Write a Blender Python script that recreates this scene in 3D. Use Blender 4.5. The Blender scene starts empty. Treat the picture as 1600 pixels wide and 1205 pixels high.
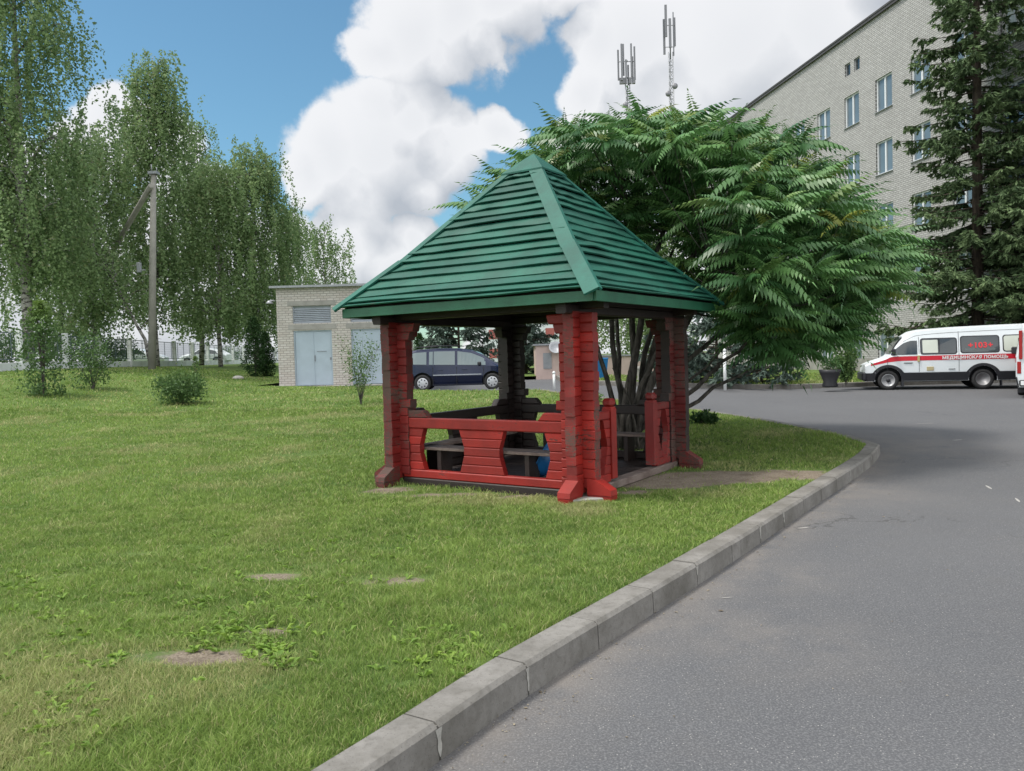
import bpy, math, random
import numpy as np
from mathutils import Vector, Matrix, geometry
sc = bpy.context.scene
col = sc.collection
R = math.radians
PI = math.pi
rnd = random.Random(7)

# ------------------------------------------------------------------ camera
F = 1230.0                       # focal length in photo pixels
cam_d = bpy.data.cameras.new('camera'); cam = bpy.data.objects.new('camera', cam_d); col.objects.link(cam)
cam_d.sensor_width = 36; cam_d.lens = F/1600*36; cam_d.clip_end = 5000; cam_d.clip_start = .05
CAMR = Matrix.Rotation(R(90-2.17), 4, 'X') @ Matrix.Rotation(R(-1.6), 4, 'Z')
CAMP = Vector((0, 0, 1.6))
cam.matrix_world = Matrix.Translation(CAMP) @ CAMR
sc.camera = cam
def ray(px, py):
    return CAMR.to_3x3() @ Vector(((px-800)/F, -(py-602.5)/F, -1))
def at(px, py, Y):
    d = ray(px, py); return CAMP + d*(Y/d.y)
def sst(t):
    t = np.clip(t, 0, 1); return t*t*(3-2*t)
def H(x, y):
    x = np.asarray(x, float); y = np.asarray(y, float)
    return .6*sst((y-9)/26)*(1-.65*sst((x-2)/9)) - .20*np.exp(-((x+1.5)/4.5)**2-((y-33.2)/2.4)**2) + .95*sst((-np.asarray(x, float)-8)/13)*sst((np.asarray(y, float)-12)/18)
def gnd(px, py, dz=0.0):
    d = ray(px, py); t = 1.0
    while t < 400:
        p = CAMP + d*t
        if p.z <= float(H(p.x, p.y))+dz: return p
        t += .02 if t < 60 else .2
    return CAMP + d*400
def gpos(px, Y, dz=0.0):
    "ground point at depth Y seen in column px"
    z = 0
    for _ in range(6):
        # find py whose point at Y has height z
        d1 = at(px, 500, Y); d2 = at(px, 700, Y)
        py = 500 + (z-d1.z)/(d2.z-d1.z)*200
        p = at(px, py, Y); z = float(H(p.x, p.y))+dz
    return Vector((p.x, p.y, z))

# ------------------------------------------------------------------ light
SUN_EL, SUN_AZ = 64, -98      # azimuth measured from +Y towards +X
sd = Vector((math.sin(R(SUN_AZ))*math.cos(R(SUN_EL)), math.cos(R(SUN_AZ))*math.cos(R(SUN_EL)), math.sin(R(SUN_EL))))
sl = bpy.data.lights.new('sun', 'SUN'); so = bpy.data.objects.new('sun', sl); col.objects.link(so)
sl.energy = 2.3; sl.angle = R(13); sl.color = (1, .95, .87)
so.rotation_euler = sd.to_track_quat('Z', 'Y').to_euler()
w = bpy.data.worlds.new('World'); sc.world = w; w.use_nodes = True
nt = w.node_tree; nt.nodes.clear()

class NT:
    "tiny node helper"
    def __init__(s, t): s.t = t
    def n(s, typ, **kw):
        nd = s.t.nodes.new(typ)
        for k, v in kw.items():
            if k.startswith('i_'):
                k2 = k[2:]; k2 = int(k2) if k2.isdigit() else k2.replace('_', ' ')
                s.set(nd.inputs[k2], v)
            else: setattr(nd, k, v)
        return nd
    def set(s, inp, v):
        if isinstance(v, bpy.types.NodeSocket): s.t.links.new(v, inp)
        elif v is not None: inp.default_value = v
    def m(s, op, a, b=None, c=None, clamp=False):
        nd = s.t.nodes.new('ShaderNodeMath'); nd.operation = op; nd.use_clamp = clamp
        s.set(nd.inputs[0], a); s.set(nd.inputs[1], b)
        if c is not None: s.set(nd.inputs[2], c)
        return nd.outputs[0]
    def vm(s, op, a, b=None, sc_=None):
        nd = s.t.nodes.new('ShaderNodeVectorMath'); nd.operation = op
        s.set(nd.inputs[0], a)
        if b is not None: s.set(nd.inputs[1], b)
        if sc_ is not None: s.set(nd.inputs['Scale'], sc_)
        return nd.outputs['Value'] if op in ('DISTANCE', 'LENGTH', 'DOT_PRODUCT') else nd.outputs[0]
    def ss(s, x, a, b):
        nd = s.t.nodes.new('ShaderNodeMapRange'); nd.interpolation_type = 'SMOOTHSTEP'
        s.set(nd.inputs[0], x); s.set(nd.inputs[1], a); s.set(nd.inputs[2], b)
        return nd.outputs[0]
    def mr(s, x, a, b, c, d):
        nd = s.t.nodes.new('ShaderNodeMapRange')
        for i, v in enumerate((x, a, b, c, d)): s.set(nd.inputs[i], v)
        return nd.outputs[0]
    def mix(s, f, a, b, mode='MIX'):
        nd = s.t.nodes.new('ShaderNodeMix'); nd.data_type = 'RGBA'; nd.blend_type = mode; nd.clamp_factor = True
        def c4(v): return (*v, 1) if isinstance(v, tuple) and len(v) == 3 else v
        s.set(nd.inputs[0], f); s.set(nd.inputs[6], c4(a)); s.set(nd.inputs[7], c4(b))
        return nd.outputs[2]
    def noise(s, vec, scale, detail=4, rough=.55, out='Fac', dist=0):
        nd = s.t.nodes.new('ShaderNodeTexNoise'); s.set(nd.inputs['Vector'], vec)
        nd.inputs['Scale'].default_value = scale; nd.inputs['Detail'].default_value = detail
        nd.inputs['Roughness'].default_value = rough; nd.inputs['Distortion'].default_value = dist
        return nd.outputs[out]
    def vor(s, vec, scale, out='Distance', feat='F1'):
        nd = s.t.nodes.new('ShaderNodeTexVoronoi'); nd.feature = feat; s.set(nd.inputs['Vector'], vec)
        nd.inputs['Scale'].default_value = scale
        return nd.outputs[out]

# clouds: puffs given by direction and angular radius, billowed by noise
PUFFS = [(600,235,120),(520,250,82),(690,235,80),(768,210,42),(640,180,70),(590,172,58),(478,275,50),(560,300,75),(655,295,52),
 (470,385,62),(550,385,80),(640,378,46),(520,440,90),(620,430,62),
 (640,50,95),(720,35,95),(585,70,58),(680,95,50),(800,0,80),(870,-25,60),(760,80,40),
 (1000,70,120),(1150,90,170),(1270,60,130),(915,140,52),(895,215,52),(1050,170,130),(1250,150,140),(1380,60,60),(940,60,60),(990,240,110),(1120,250,120),
 (180,175,45),(215,195,50),(160,235,60),(250,230,60),(70,420,170),(230,470,170),(360,420,110),(430,500,90),(90,560,160),(300,330,80),
 (1500,200,200),(1650,100,200),(1350,-80,90),(1000,520,200),(790,570,80),
 (20,300,90)]
g = bpy.data.node_groups.new('cloud_field', 'ShaderNodeTree')
g.interface.new_socket('Vector', in_out='INPUT', socket_type='NodeSocketVector')
g.interface.new_socket('Field', in_out='OUTPUT', socket_type='NodeSocketFloat')
G = NT(g); gi = g.nodes.new('NodeGroupInput'); go = g.nodes.new('NodeGroupOutput')
vec = gi.outputs[0]
n1 = G.noise(vec, 7, 3, .5, 'Color'); n2 = G.noise(vec, 24, 5, .6, 'Color')
wv = G.vm('ADD', vec, G.vm('SCALE', G.vm('SUBTRACT', n1, (.5, .5, .5)), sc_=.06))
wv = G.vm('ADD', wv, G.vm('SCALE', G.vm('SUBTRACT', n2, (.5, .5, .5)), sc_=.030))
f = None
for (px, py, r) in PUFFS:
    c = ray(px, py).normalized()
    d = G.vm('DISTANCE', wv, tuple(c))
    v = G.m('MULTIPLY_ADD', d, -1/(r/F), 1.0)
    if f is None: f = v
    else:
        nd = g.nodes.new('ShaderNodeMath'); nd.operation = 'SMOOTH_MAX'
        G.set(nd.inputs[0], f); G.set(nd.inputs[1], v); nd.inputs[2].default_value = .05; f = nd.outputs[0]
sx = g.nodes.new('ShaderNodeSeparateXYZ'); G.set(sx.inputs[0], vec)
gen = G.m('MULTIPLY_ADD', G.noise(vec, 2.2, 6, .55), 3.2, -1.25)
away = G.m('SUBTRACT', 1, G.ss(sx.outputs[1], .45, .62))
f = G.m('MAXIMUM', f, G.m('ADD', gen, G.m('MULTIPLY', G.m('SUBTRACT', away, 1), 6)))
G.set(go.inputs[0], f)

W = NT(nt)
tc = nt.nodes.new('ShaderNodeTexCoord').outputs['Generated']
dirn = W.vm('NORMALIZE', tc)
sky = nt.nodes.new('ShaderNodeTexSky'); sky.sky_type = 'NISHITA'; sky.sun_disc = False
sky.sun_elevation = R(SUN_EL); sky.sun_rotation = R(SUN_AZ); sky.air_density = 1.0; sky.dust_density = .6; sky.ozone_density = 1.6
def cf(v):
    nd = nt.nodes.new('ShaderNodeGroup'); nd.node_tree = g; W.set(nd.inputs[0], v); return nd.outputs[0]
f0 = cf(dirn)
f1 = cf(W.vm('ADD', dirn, (-.02, 0, .055)))
fine = W.noise(dirn, 26, 7, .62)
f0n = W.m('ADD', f0, W.m('MULTIPLY_ADD', fine, .40, -.20))
mask = W.ss(f0n, .0, .25)
shade = W.m('ADD', W.m('MULTIPLY', W.m('SUBTRACT', f0, f1), 1.35), .70)
shade = W.m('ADD', shade, W.m('MULTIPLY_ADD', W.noise(dirn, 8, 5, .5), .55, -.275), clamp=True)
thick = W.ss(f0, .25, 1.0)
shade = W.m('SUBTRACT', shade, W.m('MULTIPLY', thick, .16), clamp=True)
ccol = W.mix(shade, (.33, .355, .395), (.61, .615, .63))
sxx = nt.nodes.new('ShaderNodeSeparateXYZ'); W.set(sxx.inputs[0], dirn)
# unseen clouds overhead and behind the viewer, brightened to add ambient light
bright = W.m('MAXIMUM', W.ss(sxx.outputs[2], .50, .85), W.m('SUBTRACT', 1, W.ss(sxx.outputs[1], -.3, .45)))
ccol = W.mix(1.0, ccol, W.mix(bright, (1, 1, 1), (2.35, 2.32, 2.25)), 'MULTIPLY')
skc = W.mix(1.0, sky.outputs[0], (.068, .094, .092), 'MULTIPLY')
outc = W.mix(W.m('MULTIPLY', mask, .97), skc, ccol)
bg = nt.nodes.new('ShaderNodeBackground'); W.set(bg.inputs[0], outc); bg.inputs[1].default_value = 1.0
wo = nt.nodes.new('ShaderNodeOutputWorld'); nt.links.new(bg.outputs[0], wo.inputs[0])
w.cycles.sampling_method = 'MANUAL'; w.cycles.sample_map_resolution = 512
sc.view_settings.view_transform = 'Standard'; sc.view_settings.look = 'None'
sc.view_settings.exposure = .58; sc.view_settings.gamma = 1
sc.cycles.max_bounces = 8; sc.cycles.transparent_max_bounces = 8

# ------------------------------------------------------------------ materials
MATS = {}
def mat(name, rough=.7, color=None, metal=0, spec=None, fn=None, bump=None, transl=None):
    if name in MATS: return MATS[name]
    m = bpy.data.materials.new(name); m.use_nodes = True
    t = m.node_tree; b = t.nodes['Principled BSDF']; N = NT(t)
    b.inputs['Roughness'].default_value = rough; b.inputs['Metallic'].default_value = metal
    if spec is not None: b.inputs['Specular IOR Level'].default_value = spec
    if color: b.inputs['Base Color'].default_value = (*color, 1)
    if fn:
        obj_c = t.nodes.new('ShaderNodeTexCoord').outputs['Object']
        res = fn(N, obj_c, b)
        if res is not None: N.set(b.inputs['Base Color'], res)
    if transl:
        tr = t.nodes.new('ShaderNodeBsdfTranslucent'); mx = t.nodes.new('ShaderNodeMixShader')
        src = b.inputs['Base Color'].links[0].from_socket if b.inputs['Base Color'].links else None
        if src: t.links.new(src, tr.inputs[0])
        else: tr.inputs[0].default_value = (*color, 1)
        mx.inputs[0].default_value = transl
        t.links.new(b.outputs[0], mx.inputs[1]); t.links.new(tr.outputs[0], mx.inputs[2])
        t.links.new(mx.outputs[0], t.nodes['Material Output'].inputs[0])
    MATS[name] = m; return m
def bumpn(N, b, height, strength=.5, dist=.01):
    nd = N.t.nodes.new('ShaderNodeBump'); nd.inputs['Strength'].default_value = strength
    nd.inputs['Distance'].default_value = dist; N.set(nd.inputs['Height'], height)
    N.t.links.new(nd.outputs[0], b.inputs['Normal'])
def simple(name, color, rough=.6, metal=0, var=.12, sc_=6, bstr=.15, spec=None):
    def fn(N, c, b):
        n = N.noise(c, sc_, 5, .6)
        bumpn(N, b, N.noise(c, sc_*6, 3), bstr, .004)
        return N.mix(n, tuple(x*(1-var*2) for x in color), tuple(min(1, x*(1+var*1.6)) for x in color))
    return mat(name, rough, None, metal, spec, fn)

def paint_wood(name, paint, wood, wear, stretch=(1.2, 1.2, 9), rough=.55):
    "painted planks: paint with grain, patches worn to bare wood"
    def fn(N, c, b):
        st = N.vm('MULTIPLY', c, stretch)
        grain = N.noise(st, 14, 6, .65)
        big = N.noise(c, 2.3, 5, .6); fine = N.noise(c, 26, 5, .7)
        pc = N.mix(N.ss(big, .3, .7), tuple(x*.72 for x in paint), tuple(min(1, x*1.15) for x in paint))
        pc = N.mix(N.m('MULTIPLY', N.ss(grain, .5, .75), .45), pc, tuple(x*.55 for x in paint))
        isl = N.t.nodes.new('ShaderNodeNewGeometry').outputs['Random Per Island']
        pc = N.mix(1.0, pc, N.mix(isl, (.72, .74, .76), (1.12, 1.08, 1.05)), 'MULTIPLY')
        wm = N.m('ADD', N.m('MULTIPLY', big, .44), N.m('ADD', N.m('MULTIPLY', fine, .26), N.m('MULTIPLY', grain, .40)))
        wmask = N.ss(wm, .74-wear*.36, .80-wear*.36)
        wc = N.mix(grain, tuple(x*.6 for x in wood), tuple(x*1.3 for x in wood))
        N.set(b.inputs['Roughness'], N.m('MULTIPLY_ADD', wmask, .35, rough))
        bumpn(N, b, N.m('ADD', grain, N.m('MULTIPLY', wmask, -.6)), .55, .004)
        return N.mix(wmask, pc, wc)
    return mat(name, rough, fn=fn)
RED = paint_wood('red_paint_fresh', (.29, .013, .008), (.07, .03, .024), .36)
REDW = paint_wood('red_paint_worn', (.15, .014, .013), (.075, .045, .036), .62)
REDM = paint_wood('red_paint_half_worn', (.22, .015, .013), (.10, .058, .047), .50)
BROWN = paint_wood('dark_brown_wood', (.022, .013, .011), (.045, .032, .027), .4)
GREYW = paint_wood('weathered_grey_wood', (.15, .11, .095), (.20, .16, .14), .6)
GREEN = paint_wood('green_roof_paint', (.004, .092, .062), (.05, .075, .06), .30, rough=.6)
GREENT = paint_wood('green_trim_paint', (.005, .102, .074), (.04, .06, .05), .10, rough=.65)
GREENF = paint_wood('green_fascia_paint', (.016, .115, .062), (.12, .13, .10), .22, rough=.5)

def foliage(name, c1, c2, c3=None, transl=.28, rough=.55, spec=.3):
    def fn(N, c, b):
        a = N.t.nodes.new('ShaderNodeAttribute'); a.attribute_name = 'tint'
        base = N.mix(a.outputs['Fac'], c1, c2)
        if c3:
            s = N.t.nodes.new('ShaderNodeSeparateColor'); N.t.links.new(a.outputs['Color'], s.inputs[0])
            base = N.mix(s.outputs[1], N.mix(s.outputs[0], c1, c2), c3)
        return base
    return mat(name, rough, spec=spec, fn=fn, transl=transl)
SUMAC_L = foliage('sumac_leaf', (.042, .12, .036), (.16, .32, .095), (.33, .36, .07), .25, .42, .55)
BIRCH_L = foliage('birch_leaf', (.09, .16, .065), (.27, .375, .165), (.31, .30, .16), .42)
SPRUCE_L = foliage('spruce_needle', (.036, .075, .034), (.13, .19, .08), None, .12, .7)
BSPRUCE_L = foliage('blue_spruce_needle', (.026, .052, .038), (.12, .165, .135), None, .1, .7)
BUSH_L = foliage('bush_leaf', (.05, .105, .035), (.13, .22, .065), (.16, .24, .04), .25)
THUJA_L = foliage('thuja_leaf', (.018, .05, .012), (.05, .12, .025), None, .15, .7)
GRASS_M = foliage('grass_blade', (.090, .162, .033), (.270, .375, .090), (.48, .43, .23), .35, .6, .25)
WEED_M = foliage('weed_leaf', (.10, .20, .03), (.24, .36, .06), None, .3, .6)
def barkfn(dark, light, sc_):
    def fn(N, c, b):
        st = N.vm('MULTIPLY', c, (1, 1, .25)); n = N.noise(st, sc_, 6, .65)
        bumpn(N, b, n, .8, .02)
        return N.mix(N.ss(n, .35, .65), dark, light)
    return fn
BARK = mat('sumac_bark', .85, fn=barkfn((.03, .026, .022), (.12, .108, .095), 14))
SBARK = mat('spruce_bark', .9, fn=barkfn((.025, .018, .013), (.08, .06, .045), 10))
def birchbark(N, c, b):
    st = N.vm('MULTIPLY', c, (1, 1, 3)); n = N.noise(st, 3, 5, .7)
    return N.mix(N.ss(n, .48, .56), (.28, .27, .25), (.035, .03, .027))
BBARK = mat('birch_bark', .8, fn=birchbark)

def brick(name, c1, c2, mortar, bw=.25, bh=.088, ms=.011, axis='X', rough=.85):
    def fn(N, c, b):
        s = N.t.nodes.new('ShaderNodeSeparateXYZ'); N.set(s.inputs[0], c)
        cb = N.t.nodes.new('ShaderNodeCombineXYZ')
        N.set(cb.inputs[0], s.outputs[0] if axis == 'X' else s.outputs[1]); N.set(cb.inputs[1], s.outputs[2])
        if axis == 'XY': N.set(cb.inputs[0], N.m('ADD', s.outputs[0], s.outputs[1]))
        br = N.t.nodes.new('ShaderNodeTexBrick'); N.set(br.inputs['Vector'], cb.outputs[0])
        br.inputs['Color1'].default_value = (*c1, 1); br.inputs['Color2'].default_value = (*c2, 1)
        br.inputs['Mortar'].default_value = (*mortar, 1); br.inputs['Scale'].default_value = 1
        br.inputs['Mortar Size'].default_value = ms; br.inputs['Brick Width'].default_value = bw; br.inputs['Row Height'].default_value = bh
        br.inputs['Mortar Smooth'].default_value = .2; br.inputs['Bias'].default_value = .1
        st = N.noise(c, .35, 5, .6); st2 = N.noise(c, 4, 4, .6)
        cc = N.mix(N.m('MULTIPLY', N.ss(st, .45, .75), .35), br.outputs['Color'], tuple(x*.55 for x in c1))
        cc = N.mix(N.m('MULTIPLY', st2, .3), cc, tuple(x*.75 for x in c2))
        bumpn(N, b, N.m('SUBTRACT', 1, br.outputs['Fac']), .6, .01)
        return cc
    return mat(name, rough, fn=fn)
BR_GREY = brick('grey_silicate_brick', (.51, .505, .495), (.40, .395, .385), (.16, .155, .15), .27, .10, .015, 'X')
BR_CREAM = brick('cream_brick', (.56, .535, .505), (.46, .42, .385), (.27, .25, .23), .27, .098, .014, 'XY')

def glassfn(tint, curt=None):
    def fn(N, c, b):
        n = N.noise(c, .9, 3, .5)
        b.inputs['Metallic'].default_value = 0
        return N.mix(n, tuple(x*.6 for x in tint), tint)
    return fn
GLASS_H = mat('window_glass', .06, spec=1.0, fn=glassfn((.16, .21, .25)))
GLASS_D = mat('dark_car_glass', .04, spec=.9, fn=glassfn((.03, .04, .045)))
GLASS_C = mat('car_glass_reflective', .05, spec=1.0, fn=glassfn((.12, .17, .18)))
CURTAIN = simple('curtained_glass', (.50, .53, .46), .25, 0, .06, 3, .02, .8)
WHITEF = simple('white_window_frame', (.72, .74, .76), .4, 0, .04)
SILL = simple('metal_sill', (.35, .36, .37), .5, .3)
DARKM = simple('dark_flashing', (.07, .065, .065), .6)
CONC = simple('concrete', (.30, .29, .27), .85, 0, .22, 2.5, .4)
POLEC = simple('pole_concrete', (.27, .26, .235), .85, 0, .2, 2.5, .4)
WHITEC = simple('whitewashed_concrete', (.66, .68, .68), .8, 0, .25, 1.5, .3)
MESHM = simple('fence_mesh_green', (.10, .14, .15), .6, .2)
GALV = simple('galvanised_steel', (.30, .31, .33), .5, .5, .15)
ANT = simple('antenna_grey', (.20, .20, .22), .5, .2)
DOORB = simple('pale_blue_door_paint', (.36, .43, .50), .5, 0, .1, 2)
LOUV = simple('grey_louvre_paint', (.30, .33, .37), .5, 0, .12, 3)
CARB = simple('dark_blue_car_paint', (.008, .014, .045), .18, .3, .08, 2, .0, .7)
CARTRIM = simple('silver_trim_strip', (.40, .42, .46), .35, .4)
VANW = simple('white_van_paint', (.66, .70, .72), .28, 0, .05, 1.5, .01)
VANR = simple('red_stripe_film', (.55, .012, .030), .35, 0, .04)
VANB = simple('black_plastic_sill', (.018, .019, .024), .55, 0, .2)
RUB = simple('tyre_rubber', (.022, .022, .023), .85, 0, .2, 8)
RIM = simple('silver_wheel', (.55, .56, .58), .35, .5, .08)
RIMG = simple('grey_steel_wheel', (.26, .26, .27), .5, .4, .15)
REDL = simple('red_lamp_lens', (.30, .01, .01), .2)
BLUEP = simple('blue_plastic', (.015, .16, .42), .4, 0, .15, 5)
PINK = simple('faded_pink_plaster', (.55, .42, .38), .85, 0, .14, 1.2, .3)
WHITEP = simple('white_metal_paint', (.70, .72, .72), .5, 0, .06)
BLACKP = simple('black_planter', (.02, .02, .024), .5)
FARW = simple('far_white_plaster', (.60, .63, .66), .8, 0, .06, .2)
FARG = simple('far_window_band', (.20, .24, .29), .3, 0, .2, .5)
FARR = simple('far_red_panel', (.35, .10, .09), .7)
STONE = simple('pale_boulder', (.42, .40, .37), .9, 0, .2, 6, .6)

def asphalt(N, c, b):
    a = N.t.nodes.new('ShaderNodeAttribute'); a.attribute_name = 'dust'
    big = N.noise(c, .35, 5, .6); mid = N.noise(c, 3, 5, .65)
    fine = N.noise(c, 90, 3, .7)
    base = N.mix(N.ss(big, .3, .7), (.084, .087, .094), (.104, .107, .114))
    base = N.mix(N.m('MULTIPLY', N.ss(mid, .45, .7), .4), base, (.105, .103, .103))
    base = N.mix(N.ss(fine, .42, .72), N.mix(.45, base, (.05, .05, .055)), N.mix(.4, base, (.25, .25, .25)))
    ch = N.vor(c, 62, 'Distance'); chc = N.vor(c, 62, 'Color')
    s = N.t.nodes.new('ShaderNodeSeparateColor'); N.set(s.inputs[0], chc)
    chip = N.m('MULTIPLY', N.m('LESS_THAN', ch, .20), N.m('GREATER_THAN', s.outputs[0], .84))
    base = N.mix(N.m('MULTIPLY', chip, .85), base, N.mix(s.outputs[1], (.22, .22, .21), (.42, .41, .39)))
    dn = N.m('MULTIPLY', a.outputs['Fac'], N.ss(N.noise(c, 2.2, 5, .65), .25, .65))
    base = N.mix(N.m('MULTIPLY', dn, .6), base, (.235, .205, .175))
    wv = N.vm('ADD', c, N.vm('SCALE', N.noise(c, 1.6, 4, .6, 'Color'), sc_=.9))
    cr = N.vor(wv, .33, 'Distance', 'DISTANCE_TO_EDGE')
    crk = N.m('MULTIPLY', N.m('SUBTRACT', 1, N.ss(cr, .0, .006)), N.ss(N.noise(c, .4, 2), .52, .6))
    base = N.mix(N.m('MULTIPLY', crk, .6), base, (.03, .03, .03))
    bumpn(N, b, N.m('ADD', N.m('MULTIPLY', fine, 1.0), N.m('MULTIPLY', chip, .5)), .5, .006)
    return base
ASPH = mat('asphalt', .88, fn=asphalt)
def lawnfn(N, c, b):
    a = N.t.nodes.new('ShaderNodeAttribute'); a.attribute_name = 'soil'
    big = N.noise(c, .45, 5, .6); mid = N.noise(c, 3.5, 5, .65); fine = N.noise(c, 60, 4, .7)
    gcol = N.mix(N.ss(big, .35, .65), (.085, .145, .038), (.145, .21, .062))
    gcol = N.mix(N.m('MULTIPLY', N.ss(mid, .45, .75), .6), gcol, (.15, .18, .055))
    gcol = N.mix(N.m('MULTIPLY', N.ss(fine, .4, .7), .5), gcol, (.04, .07, .02))
    scol = N.mix(N.ss(fine, .3, .7), (.15, .12, .09), (.31, .265, .21))
    scol = N.mix(N.m('MULTIPLY', N.ss(mid, .4, .7), .5), scol, (.09, .068, .05))
    k = N.ss(N.m('ADD', a.outputs['Fac'], N.m('MULTIPLY_ADD', N.noise(c, 9, 5, .7), .5, -.25)), .35, .6)
    bumpn(N, b, N.m('ADD', fine, mid), .7, .03)
    return N.mix(k, gcol, scol)
LAWN = mat('lawn_soil_and_green', .95, fn=lawnfn, spec=.1)
def groundfn(N, c, b):
    return N.mix(N.noise(c, .05, 6, .6), (.05, .085, .025), (.10, .13, .045))
GROUND = mat('far_ground', .95, fn=groundfn)
def kerbfn(N, c, b):
    n = N.noise(c, 1.7, 6, .65); n2 = N.noise(c, 22, 5, .7)
    base = N.mix(N.ss(n, .3, .7), (.115, .108, .095), (.225, .215, .20))
    base = N.mix(N.m('MULTIPLY', N.ss(n2, .45, .7), .4), base, (.09, .083, .07))
    pit = N.m('LESS_THAN', N.vor(c, 60), .16)
    base = N.mix(N.m('MULTIPLY', pit, .5), base, (.06, .055, .05))
    st = N.noise(N.vm('MULTIPLY', c, (1, 1, .2)), 6, 4, .6)
    base = N.mix(N.m('MULTIPLY', N.ss(st, .55, .75), .5), base, (.095, .09, .08))
    bumpn(N, b, N.m('SUBTRACT', n2, N.m('MULTIPLY', pit, .4)), .6, .008)
    return base
KERB = mat('kerb_concrete', .9, fn=kerbfn)

# ------------------------------------------------------------------ mesh helpers
def tag(o, label=None, cat=None, group=None, kind=None):
    if label: o['label'] = label
    if cat: o['category'] = cat
    if group: o['group'] = group
    if kind: o['kind'] = kind
    return o
def empty(name, loc=(0, 0, 0), rz=0, **k):
    o = bpy.data.objects.new(name, None); col.objects.link(o); o.location = loc; o.rotation_euler = (0, 0, rz)
    o.empty_display_size = .3
    return tag(o, **k)
def linkmesh(name, me, mats, parent=None, loc=None, rz=0):
    for m in (mats if isinstance(mats, (list, tuple)) else [mats]): me.materials.append(m)
    o = bpy.data.objects.new(name, me); col.objects.link(o)
    if parent is not None: o.parent = parent
    if loc is not None: o.location = loc
    o.rotation_euler = (0, 0, rz)
    return o
class MB:
    def __init__(s): s.v = []; s.f = []; s.mi = []; s.sm = []
    def add(s, vs, fs, mi=0, M=None, smooth=False):
        o = len(s.v)
        for p in vs: s.v.append(tuple(M @ Vector(p)) if M is not None else tuple(p))
        for f_ in fs: s.f.append([o+i for i in f_]); s.mi.append(mi); s.sm.append(smooth)
        return s
    def box(s, a, b, mi=0, M=None, c=0.0):
        (x0, y0, z0), (x1, y1, z1) = a, b
        if c <= 0:
            vs = [(x0,y0,z0),(x1,y0,z0),(x1,y1,z0),(x0,y1,z0),(x0,y0,z1),(x1,y0,z1),(x1,y1,z1),(x0,y1,z1)]
            return s.add(vs, [(3,2,1,0),(4,5,6,7),(0,1,5,4),(1,2,6,5),(2,3,7,6),(3,0,4,7)], mi, M)
        # chamfered box
        X, Y, Z = (x0, x1), (y0, y1), (z0, z1); vs = []; idx = {}
        for i in range(2):
            for j in range(2):
                for k in range(2):
                    sx_, sy_, sz_ = (1, -1)[i], (1, -1)[j], (1, -1)[k]
                    for ax in range(3):
                        p = [X[i]+sx_*c, Y[j]+sy_*c, Z[k]+sz_*c]; p[ax] = (X[i], Y[j], Z[k])[ax]
                        idx[(i, j, k, ax)] = len(vs); vs.append(tuple(p))
        fs = []
        def q(a_): fs.append([idx[t] for t in a_])
        for i in range(2): q([(i,0,0,0),(i,1,0,0),(i,1,1,0),(i,0,1,0)][::(-1 if i == 0 else 1)])
        for j in range(2): q([(0,j,0,1),(1,j,0,1),(1,j,1,1),(0,j,1,1)][::(1 if j == 0 else -1)])
        for k in range(2): q([(0,0,k,2),(1,0,k,2),(1,1,k,2),(0,1,k,2)][::(-1 if k == 0 else 1)])
        for i in range(2):
            for j in range(2): q([(i,j,0,0),(i,j,1,0),(i,j,1,1),(i,j,0,1)][::(1 if (i+j) % 2 else -1)])
        for i in range(2):
            for k in range(2): q([(i,0,k,0),(i,1,k,0),(i,1,k,2),(i,0,k,2)][::(-1 if (i+k) % 2 else 1)])
        for j in range(2):
            for k in range(2): q([(0,j,k,1),(1,j,k,1),(1,j,k,2),(0,j,k,2)][::(1 if (j+k) % 2 else -1)])
        for i in range(2):
            for j in range(2):
                for k in range(2): q([(i,j,k,0),(i,j,k,1),(i,j,k,2)][::(1 if (i+j+k) % 2 else -1)])
        return s.add(vs, fs, mi, M)
    def prism(s, pts, y0, y1, mi=0, M=None):
        "polygon in x-z extruded along y"
        n = len(pts)
        vs = [(x, y0, z) for x, z in pts] + [(x, y1, z) for x, z in pts]
        fs = [list(range(n)), list(range(2*n-1, n-1, -1))] + [(i, i+n, (i+1) % n+n, (i+1) % n) for i in range(n)]
        return s.add(vs, fs, mi, M)
    def tube(s, path, rad, n=8, mi=0, M=None, cap=True):
        P = [Vector(p) for p in path]; rs = rad if isinstance(rad, (list, tuple)) else [rad]*len(P)
        vs = []; fs = []; prev = None
        for i, p in enumerate(P):
            d = (P[min(i+1, len(P)-1)]-P[max(i-1, 0)]).normalized()
            if prev is None:
                a = Vector((1, 0, 0)) if abs(d.x) < .9 else Vector((0, 1, 0)); u = d.cross(a).normalized()
            else: u = (prev - d*prev.dot(d)).normalized()
            prev = u; v = d.cross(u)
            for k in range(n):
                t = 2*PI*k/n; vs.append(tuple(p+(u*math.cos(t)+v*math.sin(t))*rs[i]))
        for i in range(len(P)-1):
            for k in range(n):
                fs.append((i*n+k, i*n+(k+1) % n, (i+1)*n+(k+1) % n, (i+1)*n+k))
        s.add(vs, fs, mi, M, True)
        if cap:
            o = len(s.v)-len(vs)
            s.f.append([o+k for k in range(n)][::-1]); s.mi.append(mi); s.sm.append(False)
            s.f.append([o+(len(P)-1)*n+k for k in range(n)]); s.mi.append(mi); s.sm.append(False)
        return s
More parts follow.
